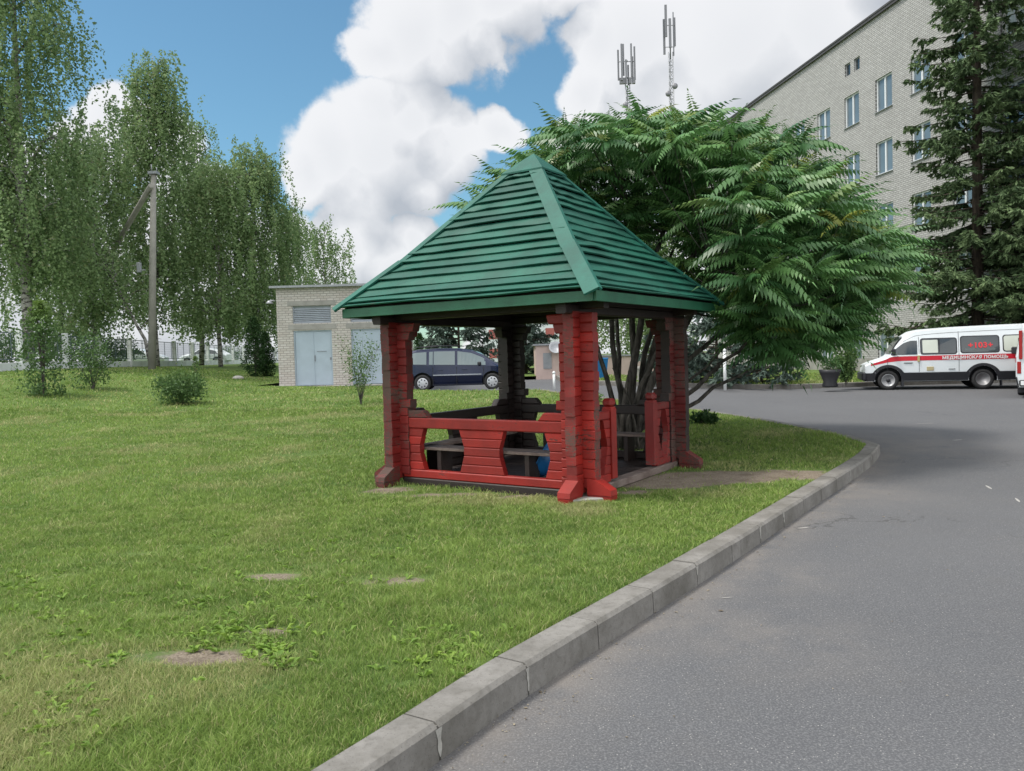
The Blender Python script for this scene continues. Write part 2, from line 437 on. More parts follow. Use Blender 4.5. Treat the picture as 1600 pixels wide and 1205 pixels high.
    def lathe(s, prof, n=24, mi=0, M=None, smooth=True):
        vs = []; fs = []
        for r, z in prof:
            for k in range(n): t = 2*PI*k/n; vs.append((r*math.cos(t), r*math.sin(t), z))
        for i in range(len(prof)-1):
            for k in range(n): fs.append((i*n+k, i*n+(k+1) % n, (i+1)*n+(k+1) % n, (i+1)*n+k))
        fs.append(list(range(n))[::-1]); fs.append([(len(prof)-1)*n+k for k in range(n)])
        return s.add(vs, fs, mi, M, smooth)
    def build(s, name, mats, parent=None, loc=None, rz=0):
        me = bpy.data.meshes.new(name); me.from_pydata(s.v, [], s.f); me.update()
        me.polygons.foreach_set('material_index', s.mi); me.polygons.foreach_set('use_smooth', s.sm)
        return linkmesh(name, me, mats, parent, loc, rz)
def fast(name, V, Fc, mats, tint=None, parent=None, smooth=False, loc=None, attr='tint'):
    V = np.asarray(V, np.float32); Fc = np.asarray(Fc, np.int32); k = Fc.shape[1]
    me = bpy.data.meshes.new(name)
    me.vertices.add(len(V)); me.vertices.foreach_set('co', V.ravel())
    me.loops.add(Fc.size); me.loops.foreach_set('vertex_index', Fc.ravel())
    me.polygons.add(len(Fc)); me.polygons.foreach_set('loop_start', np.arange(0, Fc.size, k, dtype=np.int32))
    if smooth: me.polygons.foreach_set('use_smooth', np.ones(len(Fc), bool))
    if tint is not None:
        a = me.color_attributes.new(attr, 'FLOAT_COLOR', 'POINT')
        t = np.ones((len(V), 4), np.float32)
        tint = np.asarray(tint, np.float32)
        if tint.ndim == 1: t[:, :3] = tint[:, None]
        else: t[:, :3] = tint
        a.data.foreach_set('color', t.ravel())
    me.update(calc_edges=True)
    return linkmesh(name, me, mats, parent, loc)

# ------------------------------------------------------------------ setting: ground, road, lawns, kerbs
def grid(xs, ys, zf):
    X, Y = np.meshgrid(xs, ys); V = np.stack([X.ravel(), Y.ravel(), zf(X, Y).ravel()], 1)
    nx, ny = len(xs), len(ys); i = np.arange(nx*ny).reshape(ny, nx)
    Fq = np.stack([i[:-1, :-1].ravel(), i[:-1, 1:].ravel(), i[1:, 1:].ravel(), i[1:, :-1].ravel()], 1)
    return V, Fq
ax = np.concatenate([np.linspace(-2500, -150, 20), np.linspace(-140, 140, 71), np.linspace(150, 2500, 20)])
V, Fq = grid(ax, ax, lambda x, y: H(x, y)-.42)
tag(fast('ground', V, Fq, GROUND, smooth=True), kind='structure')

# lawn outline, from the kerb in the photograph (bottom edge of the kerb lies on the road)
RZ = -.165
kb = [(680,1195),(775,1122),(880,1050),(1000,972),(1125,892),(1250,806),(1330,752),(1364,727)]
kpts = [gnd(x, y, RZ) for x, y in kb]
kpts = [Vector((p.x, p.y)) for p in kpts]
d0 = (kpts[0]-kpts[2]).normalized()
kpts = [kpts[0]+d0*9, kpts[0]+d0*4.5, kpts[0]+d0*2] + kpts
corner = [gnd(x, y, RZ) for x, y in [(1377,708)]]+[gnd(x, y, 0) for x, y in [(1372,694),(1352,686),(1310,675),(1250,664),(1170,650),(1080,637),(990,626),(900,616),(850,608)]]
back = [gnd(x, y, 0) for x, y in [(800,609),(730,610),(650,609),(618,607)]]
outer = kpts+[Vector((p.x, p.y)) for p in corner]
def smooth_poly(P, it=2):
    for _ in range(it):
        Q = [P[0]]
        for a, b in zip(P[:-1], P[1:]): Q += [a*.75+b*.25, a*.25+b*.75]
        Q.append(P[-1]); P = Q
    return P
outer = smooth_poly(outer, 2)
def resample(P, step):
    L = [0]
    for a, b in zip(P[:-1], P[1:]): L.append(L[-1]+(b-a).length)
    n = max(2, int(L[-1]/step)); out = []; j = 0
    for i in range(n+1):
        s_ = L[-1]*i/n
        while j < len(L)-2 and L[j+1] < s_: j += 1
        t = (s_-L[j])/max(1e-9, L[j+1]-L[j]); out.append(P[j].lerp(P[j+1], t))
    return out
outer = resample(outer, .25)
def offset(P, d):
    out = []
    for i in range(len(P)):
        t = (P[min(i+1, len(P)-1)]-P[max(i-1, 0)]).normalized(); out.append(P[i]+Vector((-t.y, t.x))*d)
    return out
KW = .20
inner = offset(outer, KW)       # left of travel direction = lawn side
MORTAR = simple('pale_joint_mortar', (.34, .33, .30), .9, 0, .3, 30, .4)
def kerb(name, P, step=1.0, width=KW, top=.0, h=.30, gapw=.006, jitter=.004, z_of=H):
    "row of kerb stones along P; stones are stone-length segments with small joints"
    mb = MB(); n = max(1, int(round(len(P)-1)))
    seg = max(1, int(step/((P[1]-P[0]).length)))
    i = 0
    r_ = random.Random(3)
    while i < len(P)-1:
        j = min(i+seg, len(P)-1); A = P[i:j+1]; B = offset(P, width)[i:j+1]
        dz = r_.uniform(-jitter, jitter); c = .022
        rings = []
        for k, (a, b) in enumerate(zip(A, B)):
            g_ = 0
            t = (A[min(k+1, len(A)-1)]-A[max(k-1, 0)]).normalized()
            sh = t*(gapw if k == 0 else (-gapw if k == len(A)-1 else 0))
            a2 = a+sh; b2 = b+sh; z = float(z_of(a.x, a.y))+top+dz
            nrm = (b2-a2).normalized()
            rings.append([(a2.x-nrm.x*.012, a2.y-nrm.y*.012, z-h), (a2.x, a2.y, z-c), (a2.x+nrm.x*c, a2.y+nrm.y*c, z), (b2.x-nrm.x*.01, b2.y-nrm.y*.01, z), (b2.x, b2.y, z-.01), (b2.x, b2.y, z-h)])
        vs = [p for r in rings for p in r]; m = 6; fs = []
        for k in range(len(rings)-1):
            for q in range(m-1): fs.append((k*m+q, (k+1)*m+q, (k+1)*m+q+1, k*m+q+1))
        fs.append(list(range(m))); fs.append([(len(rings)-1)*m+q for q in range(m)][::-1])
        mb.add(vs, fs)
        # mortar in the joint
        a, b = A[-1], B[-1]; z = float(z_of(a.x, a.y))+top-.012
        t = (A[-1]-A[-2]).normalized(); n_ = (b-a).normalized()
        q = [a+n_*.008-t*.02, a+n_*.008+t*.02, b+t*.02, b-t*.02]
        mb.add([(p.x, p.y, z) for p in q]+[(p.x, p.y, z-h+.02) for p in q], [(0,1,2,3),(0,4,5,1),(1,5,6,2),(2,6,7,3),(3,7,4,0)])
        if r_.random() < .6 and name == 'kerb':      # ragged smear of mortar down the face
            zt = z+.004; w1, w2 = r_.uniform(.012, .03), r_.uniform(.004, .012); hh = r_.uniform(.05, .14); f0 = a-n_*.0035
            q = []
            for k in range(6):
                u = k/5; wv_ = (w1*(1-u)+w2*u)*r_.uniform(.6, 1.3); o2 = -n_*.012*(hh*u)/(h-.02)
                for sg in (-1, 1): pp = f0+o2+t*sg*wv_; q.append((pp.x, pp.y, zt-.012-hh*u))
            mb.add(q, [(2*k, 2*k+2, 2*k+3, 2*k+1) for k in range(5)], 1)
        i = j
    return tag(mb.build(name, [KERB, MORTAR]), kind='structure')
kerb('kerb', outer)

def noise2(x, y, s, seed=0):
    "cheap value noise"
    x = x*s+seed*17.3; y = y*s+seed*9.1; xi = np.floor(x); yi = np.floor(y); fx = x-xi; fy = y-yi
    fx = fx*fx*(3-2*fx); fy = fy*fy*(3-2*fy)
    h = lambda a, b: np.modf(np.abs(np.sin(a*127.1+b*311.7)*43758.5453))[0]
    return (h(xi, yi)*(1-fx)+h(xi+1, yi)*fx)*(1-fy)+(h(xi, yi+1)*(1-fx)+h(xi+1, yi+1)*fx)*fy
def soil(x, y):
    x = np.asarray(x, float); y = np.asarray(y, float); s = np.zeros_like(x)
    for (px, py, rx, ry, a) in SOIL:
        p = gnd(px, py); s = np.maximum(s, a*np.exp(-(((x-p.x)/rx)**2+((y-p.y)/ry)**2)))
    wob = .5+.5*np.sin(x*3.1+np.sin(y*2.3)*1.7)*np.cos(y*2.7+np.sin(x*1.9)*1.4)
    return np.clip(s*(.55+.3*wob)+s*.7*noise2(x, y, 7, 6)-.08, 0, 2)
SOIL = [(1040,752,.8,.5,1.4),(1120,745,.9,.55,1.35),(1200,742,.9,.5,1.15),(1260,745,.5,.3,.6),(985,768,.35,.25,.9),(700,772,.9,.16,.8),(610,765,.5,.3,.75),(810,775,.8,.13,.75),
        (310,1025,.6,.14,.85),(410,985,.35,.09,.8),(420,900,.35,.16,.8),(620,905,.35,.2,.8),(215,865,.25,.15,.5),(480,710,.9,.4,.55),(90,900,.25,.15,.5),
        (250,960,.25,.1,.5),(930,780,.3,.2,.7),(980,700,1.6,1.2,.45),(500,705,1.0,.4,.4)]
def inside(poly, x, y):
    x = np.asarray(x); y = np.asarray(y); r = np.zeros(x.shape, bool); n = len(poly)
    for i in range(n):
        x1, y1 = poly[i]; x2, y2 = poly[(i+1) % n]
        c = ((y1 > y) != (y2 > y)) & (x < (x2-x1)*(y-y1)/((y2-y1) if y2 != y1 else 1e-9)+x1); r ^= c
    return r
def sheet(name, poly, spacings, m, top=0.0):
    "triangulated terrain sheet inside poly; spacings: list of (x0,x1,y0,y1,step)"
    pts = [Vector((p[0], p[1])) for p in poly]; n = len(pts); P = list(pts)
    done = []
    for (x0, x1, y0, y1, st) in spacings:
        xs = np.arange(x0, x1, st); ys = np.arange(y0, y1, st); X, Y = np.meshgrid(xs, ys); X = X.ravel(); Y = Y.ravel()
        rr = np.random.RandomState(1); X = X+rr.uniform(-.2, .2, X.shape)*st; Y = Y+rr.uniform(-.2, .2, Y.shape)*st
        k = inside(poly, X, Y)
        for (a0, a1, b0, b1) in done: k &= ~((X > a0-st*.3) & (X < a1+st*.3) & (Y > b0-st*.3) & (Y < b1+st*.3))
        done.append((x0, x1, y0, y1)); P += [Vector((a, b)) for a, b in zip(X[k], Y[k])]
    vs, es, fs, _, _, _ = geometry.delaunay_2d_cdt(P, [(i, (i+1) % n) for i in range(n)], [], 1, 1e-5)
    XY = np.array([(v.x, v.y) for v in vs]); Z = H(XY[:, 0], XY[:, 1])+top
    Fa = np.array([list(f_) if len(f_) == 3 else f_[:3] for f_ in fs])
    a, b, c = XY[Fa[:, 0]], XY[Fa[:, 1]], XY[Fa[:, 2]]
    cr = (b[:, 0]-a[:, 0])*(c[:, 1]-a[:, 1])-(b[:, 1]-a[:, 1])*(c[:, 0]-a[:, 0])
    Fa[cr < 0] = Fa[cr < 0][:, ::-1]
    return fast(name, np.column_stack([XY, Z]), Fa, m, soil(XY[:, 0], XY[:, 1]), smooth=True, attr='soil')
BX0, BX1, BY = -9.75, -4.7, 33.0        # utility building footprint front
lawn_poly = [(p.x, p.y) for p in inner]+[(p.x, p.y) for p in back]+[(BX1-.2, 32.25), (BX0-.8, 32.25), (BX0-.8, 130), (-90, 130), (-90, -4), (inner[0].x, -4)]
tag(sheet('lawn', lawn_poly, [(-7, 7, 2, 13, .14), (-30, 12, 2, 40, .8), (-90, 12, -4, 130, 5)], LAWN, -.012), kind='structure')

# road
V, Fq = grid(np.concatenate([np.arange(-40, -8, 2.0), np.arange(-8, 12, .25), np.arange(12, 60, 2.0)]), np.concatenate([np.arange(-6, 0, 1.0), np.arange(0, 12, .25), np.arange(12, 60, 1.0)]), lambda x, y: H(x, y)+RZ)
OP = np.array([(p.x, p.y) for p in outer])
def dist_outer(x, y):
    d = np.full(x.shape, 99.0)
    for p in OP[::2]: d = np.minimum(d, np.hypot(x-p[0], y-p[1]))
    return d
dd = dist_outer(V[:, 0], V[:, 1])
dust = np.exp(-(dd/.30)**2)*.9
for (px, py, r_) in [(1180,735,.0),(1400,690,1.5),(1340,770,.7),(1230,900,.35),(1210,1000,.5),(1450,700,1.2)]:
    if r_: p = gnd(px, py, RZ); dust = np.maximum(dust, .5*np.exp(-((V[:, 0]-p.x)**2+(V[:, 1]-p.y)**2)/r_**2))
tag(fast('road', V, Fq, ASPH, dust, smooth=True, attr='dust'), kind='structure')

# verge in front of the hospital, with its kerb
vk = [gnd(x, y, RZ) for x, y in [(905,602.5),(1000,604.5),(1100,606.5),(1300,606.5),(1400,602.5)]]
vk = [Vector((p.x, p.y)) for p in vk]; de = (vk[-1]-vk[-2]).normalized()
vk = vk+[vk[-1]+Vector((1, -.03)).normalized()*4, vk[-1]+Vector((1, -.04)).normalized()*30]
vk = [Vector((vk[0].x-.6, vk[0].y+14)), Vector((vk[0].x-.5, vk[0].y+1.5))]+vk
vk = resample(smooth_poly(vk, 2), .5)
kerb('verge_kerb', vk, 1.0, .18, .02, .3)
vin = offset(vk, .18)
tag(sheet('verge_lawn', [(p.x, p.y) for p in vin]+[(75, vin[-1].y), (75, 130), (vin[0].x, 130)], [(3, 60, 24, 60, 1.5), (3, 75, 60, 130, 6)], LAWN, -.0), kind='structure')
yk = [(BX0-.9, 37.5), (1.0, 37.5), (2.8, 41), (2.8, 130), (BX0-.9, 130)]
tag(sheet('yard_lawn', yk, [(-12, 4, 38, 60, 1.5), (-12, 4, 60, 130, 6)], LAWN, 0), kind='structure')

# faint chalk-like scuffs on the asphalt
mb = MB()
for (px, py, l, wd, an) in [(1545,762,.30,.035,.3),(1590,782,.28,.03,.4),(1445,662,.5,.03,1.5),(1135,936,.10,.012,1.4),(1496,688,.25,.05,1.2),(1255,826,.14,.03,1.3)]:
    p = gnd(px, py, RZ); z = float(H(p.x, p.y))+RZ+.004; c_, s_ = math.cos(an), math.sin(an)
    q = []
    for (a, b) in [(-1, -.4), (-.3, -1), (.6, -.7), (1, .1), (.4, .9), (-.5, .8)]:
        x = a*l/2*c_ - b*wd/2*s_; y = a*l/2*s_ + b*wd/2*c_; q.append((p.x+x*0+ b*wd/2*c_ + a*l/2*s_, p.y+a*l/2*c_-b*wd/2*s_, z))
    mb.add(q, [list(range(6))])
tag(mb.build('road_marking', simple('chalky_scuff', (.36, .35, .33), .9)), kind='structure')

# grit, twigs and leaf crumbs gathered along the kerb
def litter():
    r_ = np.random.RandomState(5); V = []; T = []; C = []; o = 0
    for i in range(1500):
        j = r_.randint(20, len(outer)-8); p = outer[j]; t = (outer[j+1]-outer[j]).normalized(); d = abs(r_.normal())*.10+.015 if r_.rand() < .75 else r_.rand()**2*2.5
        x = p.x+t.y*d+t.x*r_.uniform(0, .25); y = p.y-t.x*d+t.y*r_.uniform(0, .25); z = float(H(x, y))+RZ+.003
        a = r_.rand()*6.28; L = r_.uniform(.003, .010)*(2.2 if r_.rand() < .06 else 1); w2 = L*r_.uniform(.25, .8); h = r_.uniform(.002, .007)
        c_, s_ = math.cos(a), math.sin(a)
        q = [(-L, 0), (0, w2), (L, 0), (0, -w2)]
        V += [(x+u*c_-v*s_, y+u*s_+v*c_, z+(h if k % 2 else h*.3)) for k, (u, v) in enumerate(q)]; T.append((o, o+3, o+2, o+1)); o += 4; C += [r_.rand()]*4
    tag(fast('litter', V, T, mat('litter', .9, fn=lambda N, c, b: N.mix(attr_fac(N), (.07, .05, .03), (.30, .26, .19))), C), 'grit and dry leaf crumbs gathered along the kerb', 'litter', kind='stuff')
def attr_fac(N):
    a = N.t.nodes.new('ShaderNodeAttribute'); a.attribute_name = 'tint'; return a.outputs['Fac']
litter()
# ------------------------------------------------------------------ grass
rs = np.random.RandomState(11)
gaz_keep = None
def blades(poly, n, ymin, ymax, hh, ww, exclude=None, xr=.70, top=-.012):
    # sample in view wedge: Y density ~ 1/Y
    Y = ymin*(ymax/ymin)**rs.rand(n); X = (rs.rand(n)*2-1)*xr*Y
    k = inside(poly, X, Y); X, Y = X[k], Y[k]
    s_ = soil(X, Y)
    k = rs.rand(len(X)) > np.clip(s_*1.8-.15, 0, .985)
    k &= rs.rand(len(X)) < .25+1.1*noise2(X, Y, 9, 4)
    if exclude is not None: k &= ~exclude(X, Y)
    X, Y, s_ = X[k], Y[k], s_[k]; n = len(X)
    big = noise2(X, Y, .55, 1); mid = noise2(X, Y, 2.2, 2); sm = noise2(X, Y, 8, 3)
    tall = np.clip((noise2(X, Y, .9, 5)-.35)*2, 0, 1)*(noise2(X, Y, 5, 8)*.8+.3)
    dist = np.clip(Y/8, .5, 5)
    h = hh*(.55+.7*rs.rand(n)+.9*tall*rs.rand(n))*np.where(s_ > .3, .7, 1)
    wd = ww*np.clip(Y/5, .8, 7)*(.7+.6*rs.rand(n))
    h *= .75+.6*(sm-.3); a = rs.rand(n)*2*PI; lean = h*(.2+1.3*rs.rand(n)); la = rs.rand(n)*2*PI
    Z = H(X, Y)+top
    ca, sa = np.cos(a)*wd/2, np.sin(a)*wd/2; lx, ly = np.cos(la)*lean, np.sin(la)*lean
    v0 = np.stack([X-ca, Y-sa, Z-.005], 1); v1 = np.stack([X+ca, Y+sa, Z-.005], 1)
    v2 = np.stack([X+ca*.8+lx*.35, Y+sa*.8+ly*.35, Z+h*.6], 1); v3 = np.stack([X-ca*.8+lx*.35, Y-sa*.8+ly*.35, Z+h*.6], 1)
    v4 = np.stack([X+lx, Y+ly, Z+h], 1)
    V = np.stack([v0, v1, v2, v3, v4], 1).reshape(-1, 3); o = np.arange(n)[:, None]*5
    T = np.concatenate([o+np.array([[0, 1, 2]]), o+np.array([[0, 2, 3]]), o+np.array([[3, 2, 4]])], 0)
    t = np.clip(.05+.30*big+.30*mid+.75*(rs.rand(n)-.5)+.45*sm, 0, 1)
    dry = np.clip((noise2(X, Y, 1.3, 7)-.58)*2.0+(noise2(X, Y, .35, 9)-.5)*.7, 0, .65)*(rs.rand(n)*.8+.25)+(rs.rand(n) < .10)*.7+np.clip(s_, 0, .6)*.6*rs.rand(n)
    tint = np.stack([t, np.clip(dry, 0, .9), t*0], 1)
    return V, T, np.repeat(tint, 5, 0)
GA = math.atan2(.832, .555)              # local x of the gazebo (angle from +X)
N0 = Vector((.74, 8.7)); dR = Vector((math.cos(GA), math.sin(GA))); dL = Vector((-dR.y, dR.x))
S = 2.66; GC = N0+(dR+dL)*(S/2)
def in_gaz(x, y):
    u = (x-GC.x)*dR.x+(y-GC.y)*dR.y; v = (x-GC.x)*dL.x+(y-GC.y)*dL.y
    return (np.abs(u) < 1.36) & (np.abs(v) < 1.36)
parts = [blades(lawn_poly, 520000, 2.6, 9, .038, .0044, in_gaz), blades(lawn_poly, 380000, 7, 22, .042, .0044, in_gaz), blades(lawn_poly, 110000, 20, 45, .06, .0055)]
VV = []; TT = []; CC = []; o = 0
for V, T, C in parts: VV.append(V); TT.append(T+o); CC.append(C); o += len(V)
tag(fast('grass', np.concatenate(VV), np.concatenate(TT), GRASS_M, np.concatenate(CC)), 'short patchy lawn grass with dry tufts across the foreground', 'grass', kind='stuff')
V, T, C = blades([(p.x, p.y) for p in vin]+[(75, vin[-1].y), (75, 130), (vin[0].x, 130)], 90000, 24, 42, .09, .006, top=0)
tag(fast('verge_grass', V, T, GRASS_M, C), 'grass of the strip in front of the grey brick hospital', 'grass', kind='stuff')

# broad leaved weeds in the foreground lawn
def weeds(n, seed=3):
    r_ = np.random.RandomState(seed); V = []; T = []; C = []; o = 0
    spots = [(120,1010,120,70),(300,930,120,60),(450,950,90,40),(60,930,70,60),(90,1120,90,60),(350,990,50,25),(560,860,160,50),(690,1010,80,40),(430,1020,40,20),(1400,0,0,0)]
    cen = []
    for i in range(n):
        s_ = spots[r_.randint(0, 9)]
        p = gnd(s_[0]+r_.normal()*s_[2]*.6, s_[1]+r_.normal()*s_[3]*.6); cen.append(p)
    for p in cen:
        if not inside(lawn_poly, np.array([p.x]), np.array([p.y]))[0]: continue
        k = r_.randint(5, 10); t0 = r_.rand()
        for j in range(k):
            a = r_.rand()*2*PI; L = r_.uniform(.025, .065); wd = L*r_.uniform(.14, .24); up = r_.uniform(.3, .9)
            d = np.array([math.cos(a), math.sin(a), 0]); s2 = np.array([-d[1], d[0], 0]); b = np.array([p.x, p.y, float(H(p.x, p.y))-.01])
            m1 = b+d*L*.5+np.array([0, 0, L*up*.7]); e = b+d*L+np.array([0, 0, L*up*.65])
            V += [b, m1-s2*wd, e, m1+s2*wd]; T += [(o, o+1, o+2), (o, o+2, o+3)]; o += 4
            C += [np.clip(t0*.6+r_.rand()*.5, 0, 1)]*4
    return tag(fast('weeds', V, T, WEED_M, C), 'clumps of bright broad leaved weeds in the near lawn', 'weeds', kind='stuff')
weeds(420)

# ------------------------------------------------------------------ gazebo
GZ = .015
gz = empty('gazebo', (GC.x, GC.y, GZ), GA, label='red log gazebo with green boarded pyramid roof on the lawn', cat='gazebo')
HS = S/2
def plank(mb, t0b, t1b, t0t, t1t, z0, z1, th, M, c=.011, mi=0, emi=None):
    "plank along local x of M, thickness along y, slanted ends"
    pr = [(-th/2, z0+c), (-th/2, z1-c), (-th/2+c, z1), (th/2-c, z1), (th/2, z1-c), (th/2, z0+c), (th/2-c, z0), (-th/2+c, z0)]
    A = []; B = []
    for (y, z) in pr:
        k = (z-z0)/(z1-z0)
        A.append((t0b+(t0t-t0b)*k, y, z)); B.append((t1b+(t1t-t1b)*k, y, z))
    n = 8; fs = [list(range(n))[::-1], [n+i for i in range(n)]]+[(i, (i+1) % n, (i+1) % n+n, i+n) for i in range(n)]
    # orientation: flip side faces so they face outwards
    fs = [fs[0][::-1], fs[1][::-1]]+[f_[::-1] for f_ in fs[2:]]
    mb.add(A+B, fs, mi, M)
    if emi is not None: mb.mi[-len(fs)] = emi; mb.mi[-len(fs)+1] = emi
def side(k):
    "frame of wall k: local x runs along the wall from corner to corner, y points outwards-ish"
    rot = Matrix.Rotation(k*PI/2, 4, 'Z')
    return rot @ Matrix.Translation((0, -HS, 0))
# k=0: wall at y=-HS (entry side), k=1: x=+HS (back right), k=2: y=+HS (back left), k=3: x=-HS (front left)
RH = .107; Z0 = .07
rg = random.Random(5)
def hexhalf(z, za=.18, zb=.69, hm=.365, ht=.285):
    zm = (za+zb)/2
    return ht+(hm-ht)*(1-abs(z-zm)/((zb-za)/2))
def railing(k, m):
    mb = MB(); M = side(k); th = .085; a0, a1 = -HS+.10, HS-.10; z = Z0; i = 0
    rows = [(Z0, .17)]+[(.17+j*.106, .17+(j+1)*.106) for j in range(5)]+[(.70, .83)]
    for j, (z0, z1) in enumerate(rows):
        if j in (0, 6): plank(mb, a0, a1, a0, a1, z0, z1, th+.02, M); continue
        e = rg.uniform(-.004, .004)
        hb, ht = hexhalf(z0), hexhalf(z1); c1, c2 = -.61, .61
        plank(mb, a0, c1-hb, a0, c1-ht, z0, z1, th+e, M)
        plank(mb, c1+hb, c2-hb, c1+ht, c2-ht, z0, z1, th-e, M)
        plank(mb, c2+hb, a1, c2+ht, a1, z0, z1, th+e, M)
    o_ = mb.build('railing', m, gz)
    for sg in (-1, 1):
        s_ = MB(); A = (sg*(HS-.1), sg*(HS-.52), sg*(HS-.1), sg*(HS-.44))
        if sg > 0: A = (A[1], A[0], A[3], A[2])
        plank(s_, A[0], A[1], A[2], A[3], .832, .925, th+.015, M)
        s_.build('corner_step', m if k != 3 else ([REDW] if sg < 0 else [RED]), o_)
    return o_
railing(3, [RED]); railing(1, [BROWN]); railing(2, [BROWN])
# entry side railings, each beside its post
def entry_rail(sg, m, m2):
    mb = MB(); M = side(0); th = .085; xa, xb = HS-.10, HS-.70+.05
    rows = [(.07, .17)]+[(.17+j*.106, .17+(j+1)*.106) for j in range(6)]+[(.81, .905)]
    for j, (z0, z1) in enumerate(rows):
        def P(a, b, a2, b2):
            if sg > 0: plank(mb, b, a, b2, a2, z0, z1, th, M)
            else: plank(mb, -a, -b, -a2, -b2, z0, z1, th, M)
        if j in (0, 7): P(xa, xb, xa, xb); continue
        def hw(z):
            zm = .49; return .07+.10*(1-abs(z-zm)/.32)
        cx = HS-.41
        P(xa, cx+hw(z0), xa, cx+hw(z1)); P(cx-hw(z0), xb, cx-hw(z1), xb)
    r_ = mb.build('entry_railing', m, gz)
    mb = MB(); x = sg*(HS-.72); w_ = .065
    mb.box((x-w_, -HS-w_, .10), (x+w_, -HS+w_, .93), c=.006)
    mb.box((x-w_*.85, -HS-w_*.85, .93), (x+w_*.85, -HS+w_*.85, .95))
    mb.box((x-w_, -HS-w_, .95), (x+w_, -HS+w_, 1.05), c=.028)
    mb.build('entry_post', m2, gz)
entry_rail(-1, [RED], [RED]); entry_rail(1, [REDM], [REDM])
# entrance beam
mb = MB(); M = side(0)
plank(mb, -HS+.05, HS-.05, -HS+.05, HS-.05, -.02, .068, .17, M)
mb.build('sill_beam', [GREYW], gz)
mb = MB()
for k in (1, 2, 3):
    plank(mb, -HS+.1, HS-.1, -HS+.1, HS-.1, -.06, .066, .12, side(k))
mb.build('sill_beam', [BROWN], gz)
# posts: crossed stacks of short planks, brackets at the top, wedge feet
def post(cx, cy, m, mf):
    sx_, sy_ = (1 if cx > 0 else -1), (1 if cy > 0 else -1)
    mb = MB(); th = .13; z = Z0-.02; i = 0; rows = int((1.93-z)/RH)
    for st in (0, 1):
        zz = Z0-.02+(RH/2 if st else 0)
        while zz < 1.99:
            z1 = min(zz+RH, 2.075 if st else 2.055); out = .215+rg.uniform(-.008, .008); inn = .205+rg.uniform(-.008, .008)
            if zz > 1.86: inn += .15
            elif zz > 1.77: inn += .07
            if .90 < zz < 1.0: inn += .05
            if st == 0:
                M = Matrix.Translation((cx, cy, 0)); s_ = sx_
            else:
                M = Matrix.Translation((cx, cy, 0)) @ Matrix.Rotation(PI/2, 4, 'Z'); s_ = sy_
            a, b = (-inn, out) if s_ > 0 else (-out, inn)
            sl = .03 if zz > 1.77 else 0
            if s_ > 0: plank(mb, a+sl, b, a, b, zz, z1, th+rg.uniform(-.006, .006), M, emi=1)
            else: plank(mb, a, b-sl, a, b, zz, z1, th+rg.uniform(-.006, .006), M, emi=1)
            zz += RH
    p = mb.build('post', m, gz)
    fb = MB()
    for st in (0, 1):
        s_ = sx_ if st == 0 else sy_
        M = Matrix.Translation((cx, cy, 0)) @ Matrix.Rotation((0 if s_ > 0 else PI) if st == 0 else (PI/2 if s_ > 0 else -PI/2), 4, 'Z')
        e = .003*st
        fb.prism([(.11, -.05), (.40, -.05), (.405, .035), (.11, .035)][::-1], -.072+e, .072-e, 0, M)
        fb.prism([(.11, .040), (.405, .040), (.395, .10), (.21, .21), (.11, .22)][::-1], -.078+e, .078-e, 0, M)
    fb.build('foot', mf, p)
    return p
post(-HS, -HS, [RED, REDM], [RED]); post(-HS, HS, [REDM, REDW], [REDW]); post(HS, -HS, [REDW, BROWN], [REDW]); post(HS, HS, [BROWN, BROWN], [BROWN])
# wall plates and tie beams
for k in range(4):
    mb = MB(); M = side(k); e = .0015*k; sh = .0 if k % 2 == 0 else .05
    plank(mb, -HS-.36, HS+.36, -HS-.36, HS+.36, 2.02+sh, 2.125+sh, .125, M)
    plank(mb, -HS-.10, HS+.10, -HS-.10, HS+.10, 2.127+sh, 2.24+sh, .12, M)
    plank(mb, -HS-.05, HS+.05, -HS-.05, HS+.05, 2.245+sh, 2.50, .11, M)
    mb.build('wall_plate', [BROWN], gz)
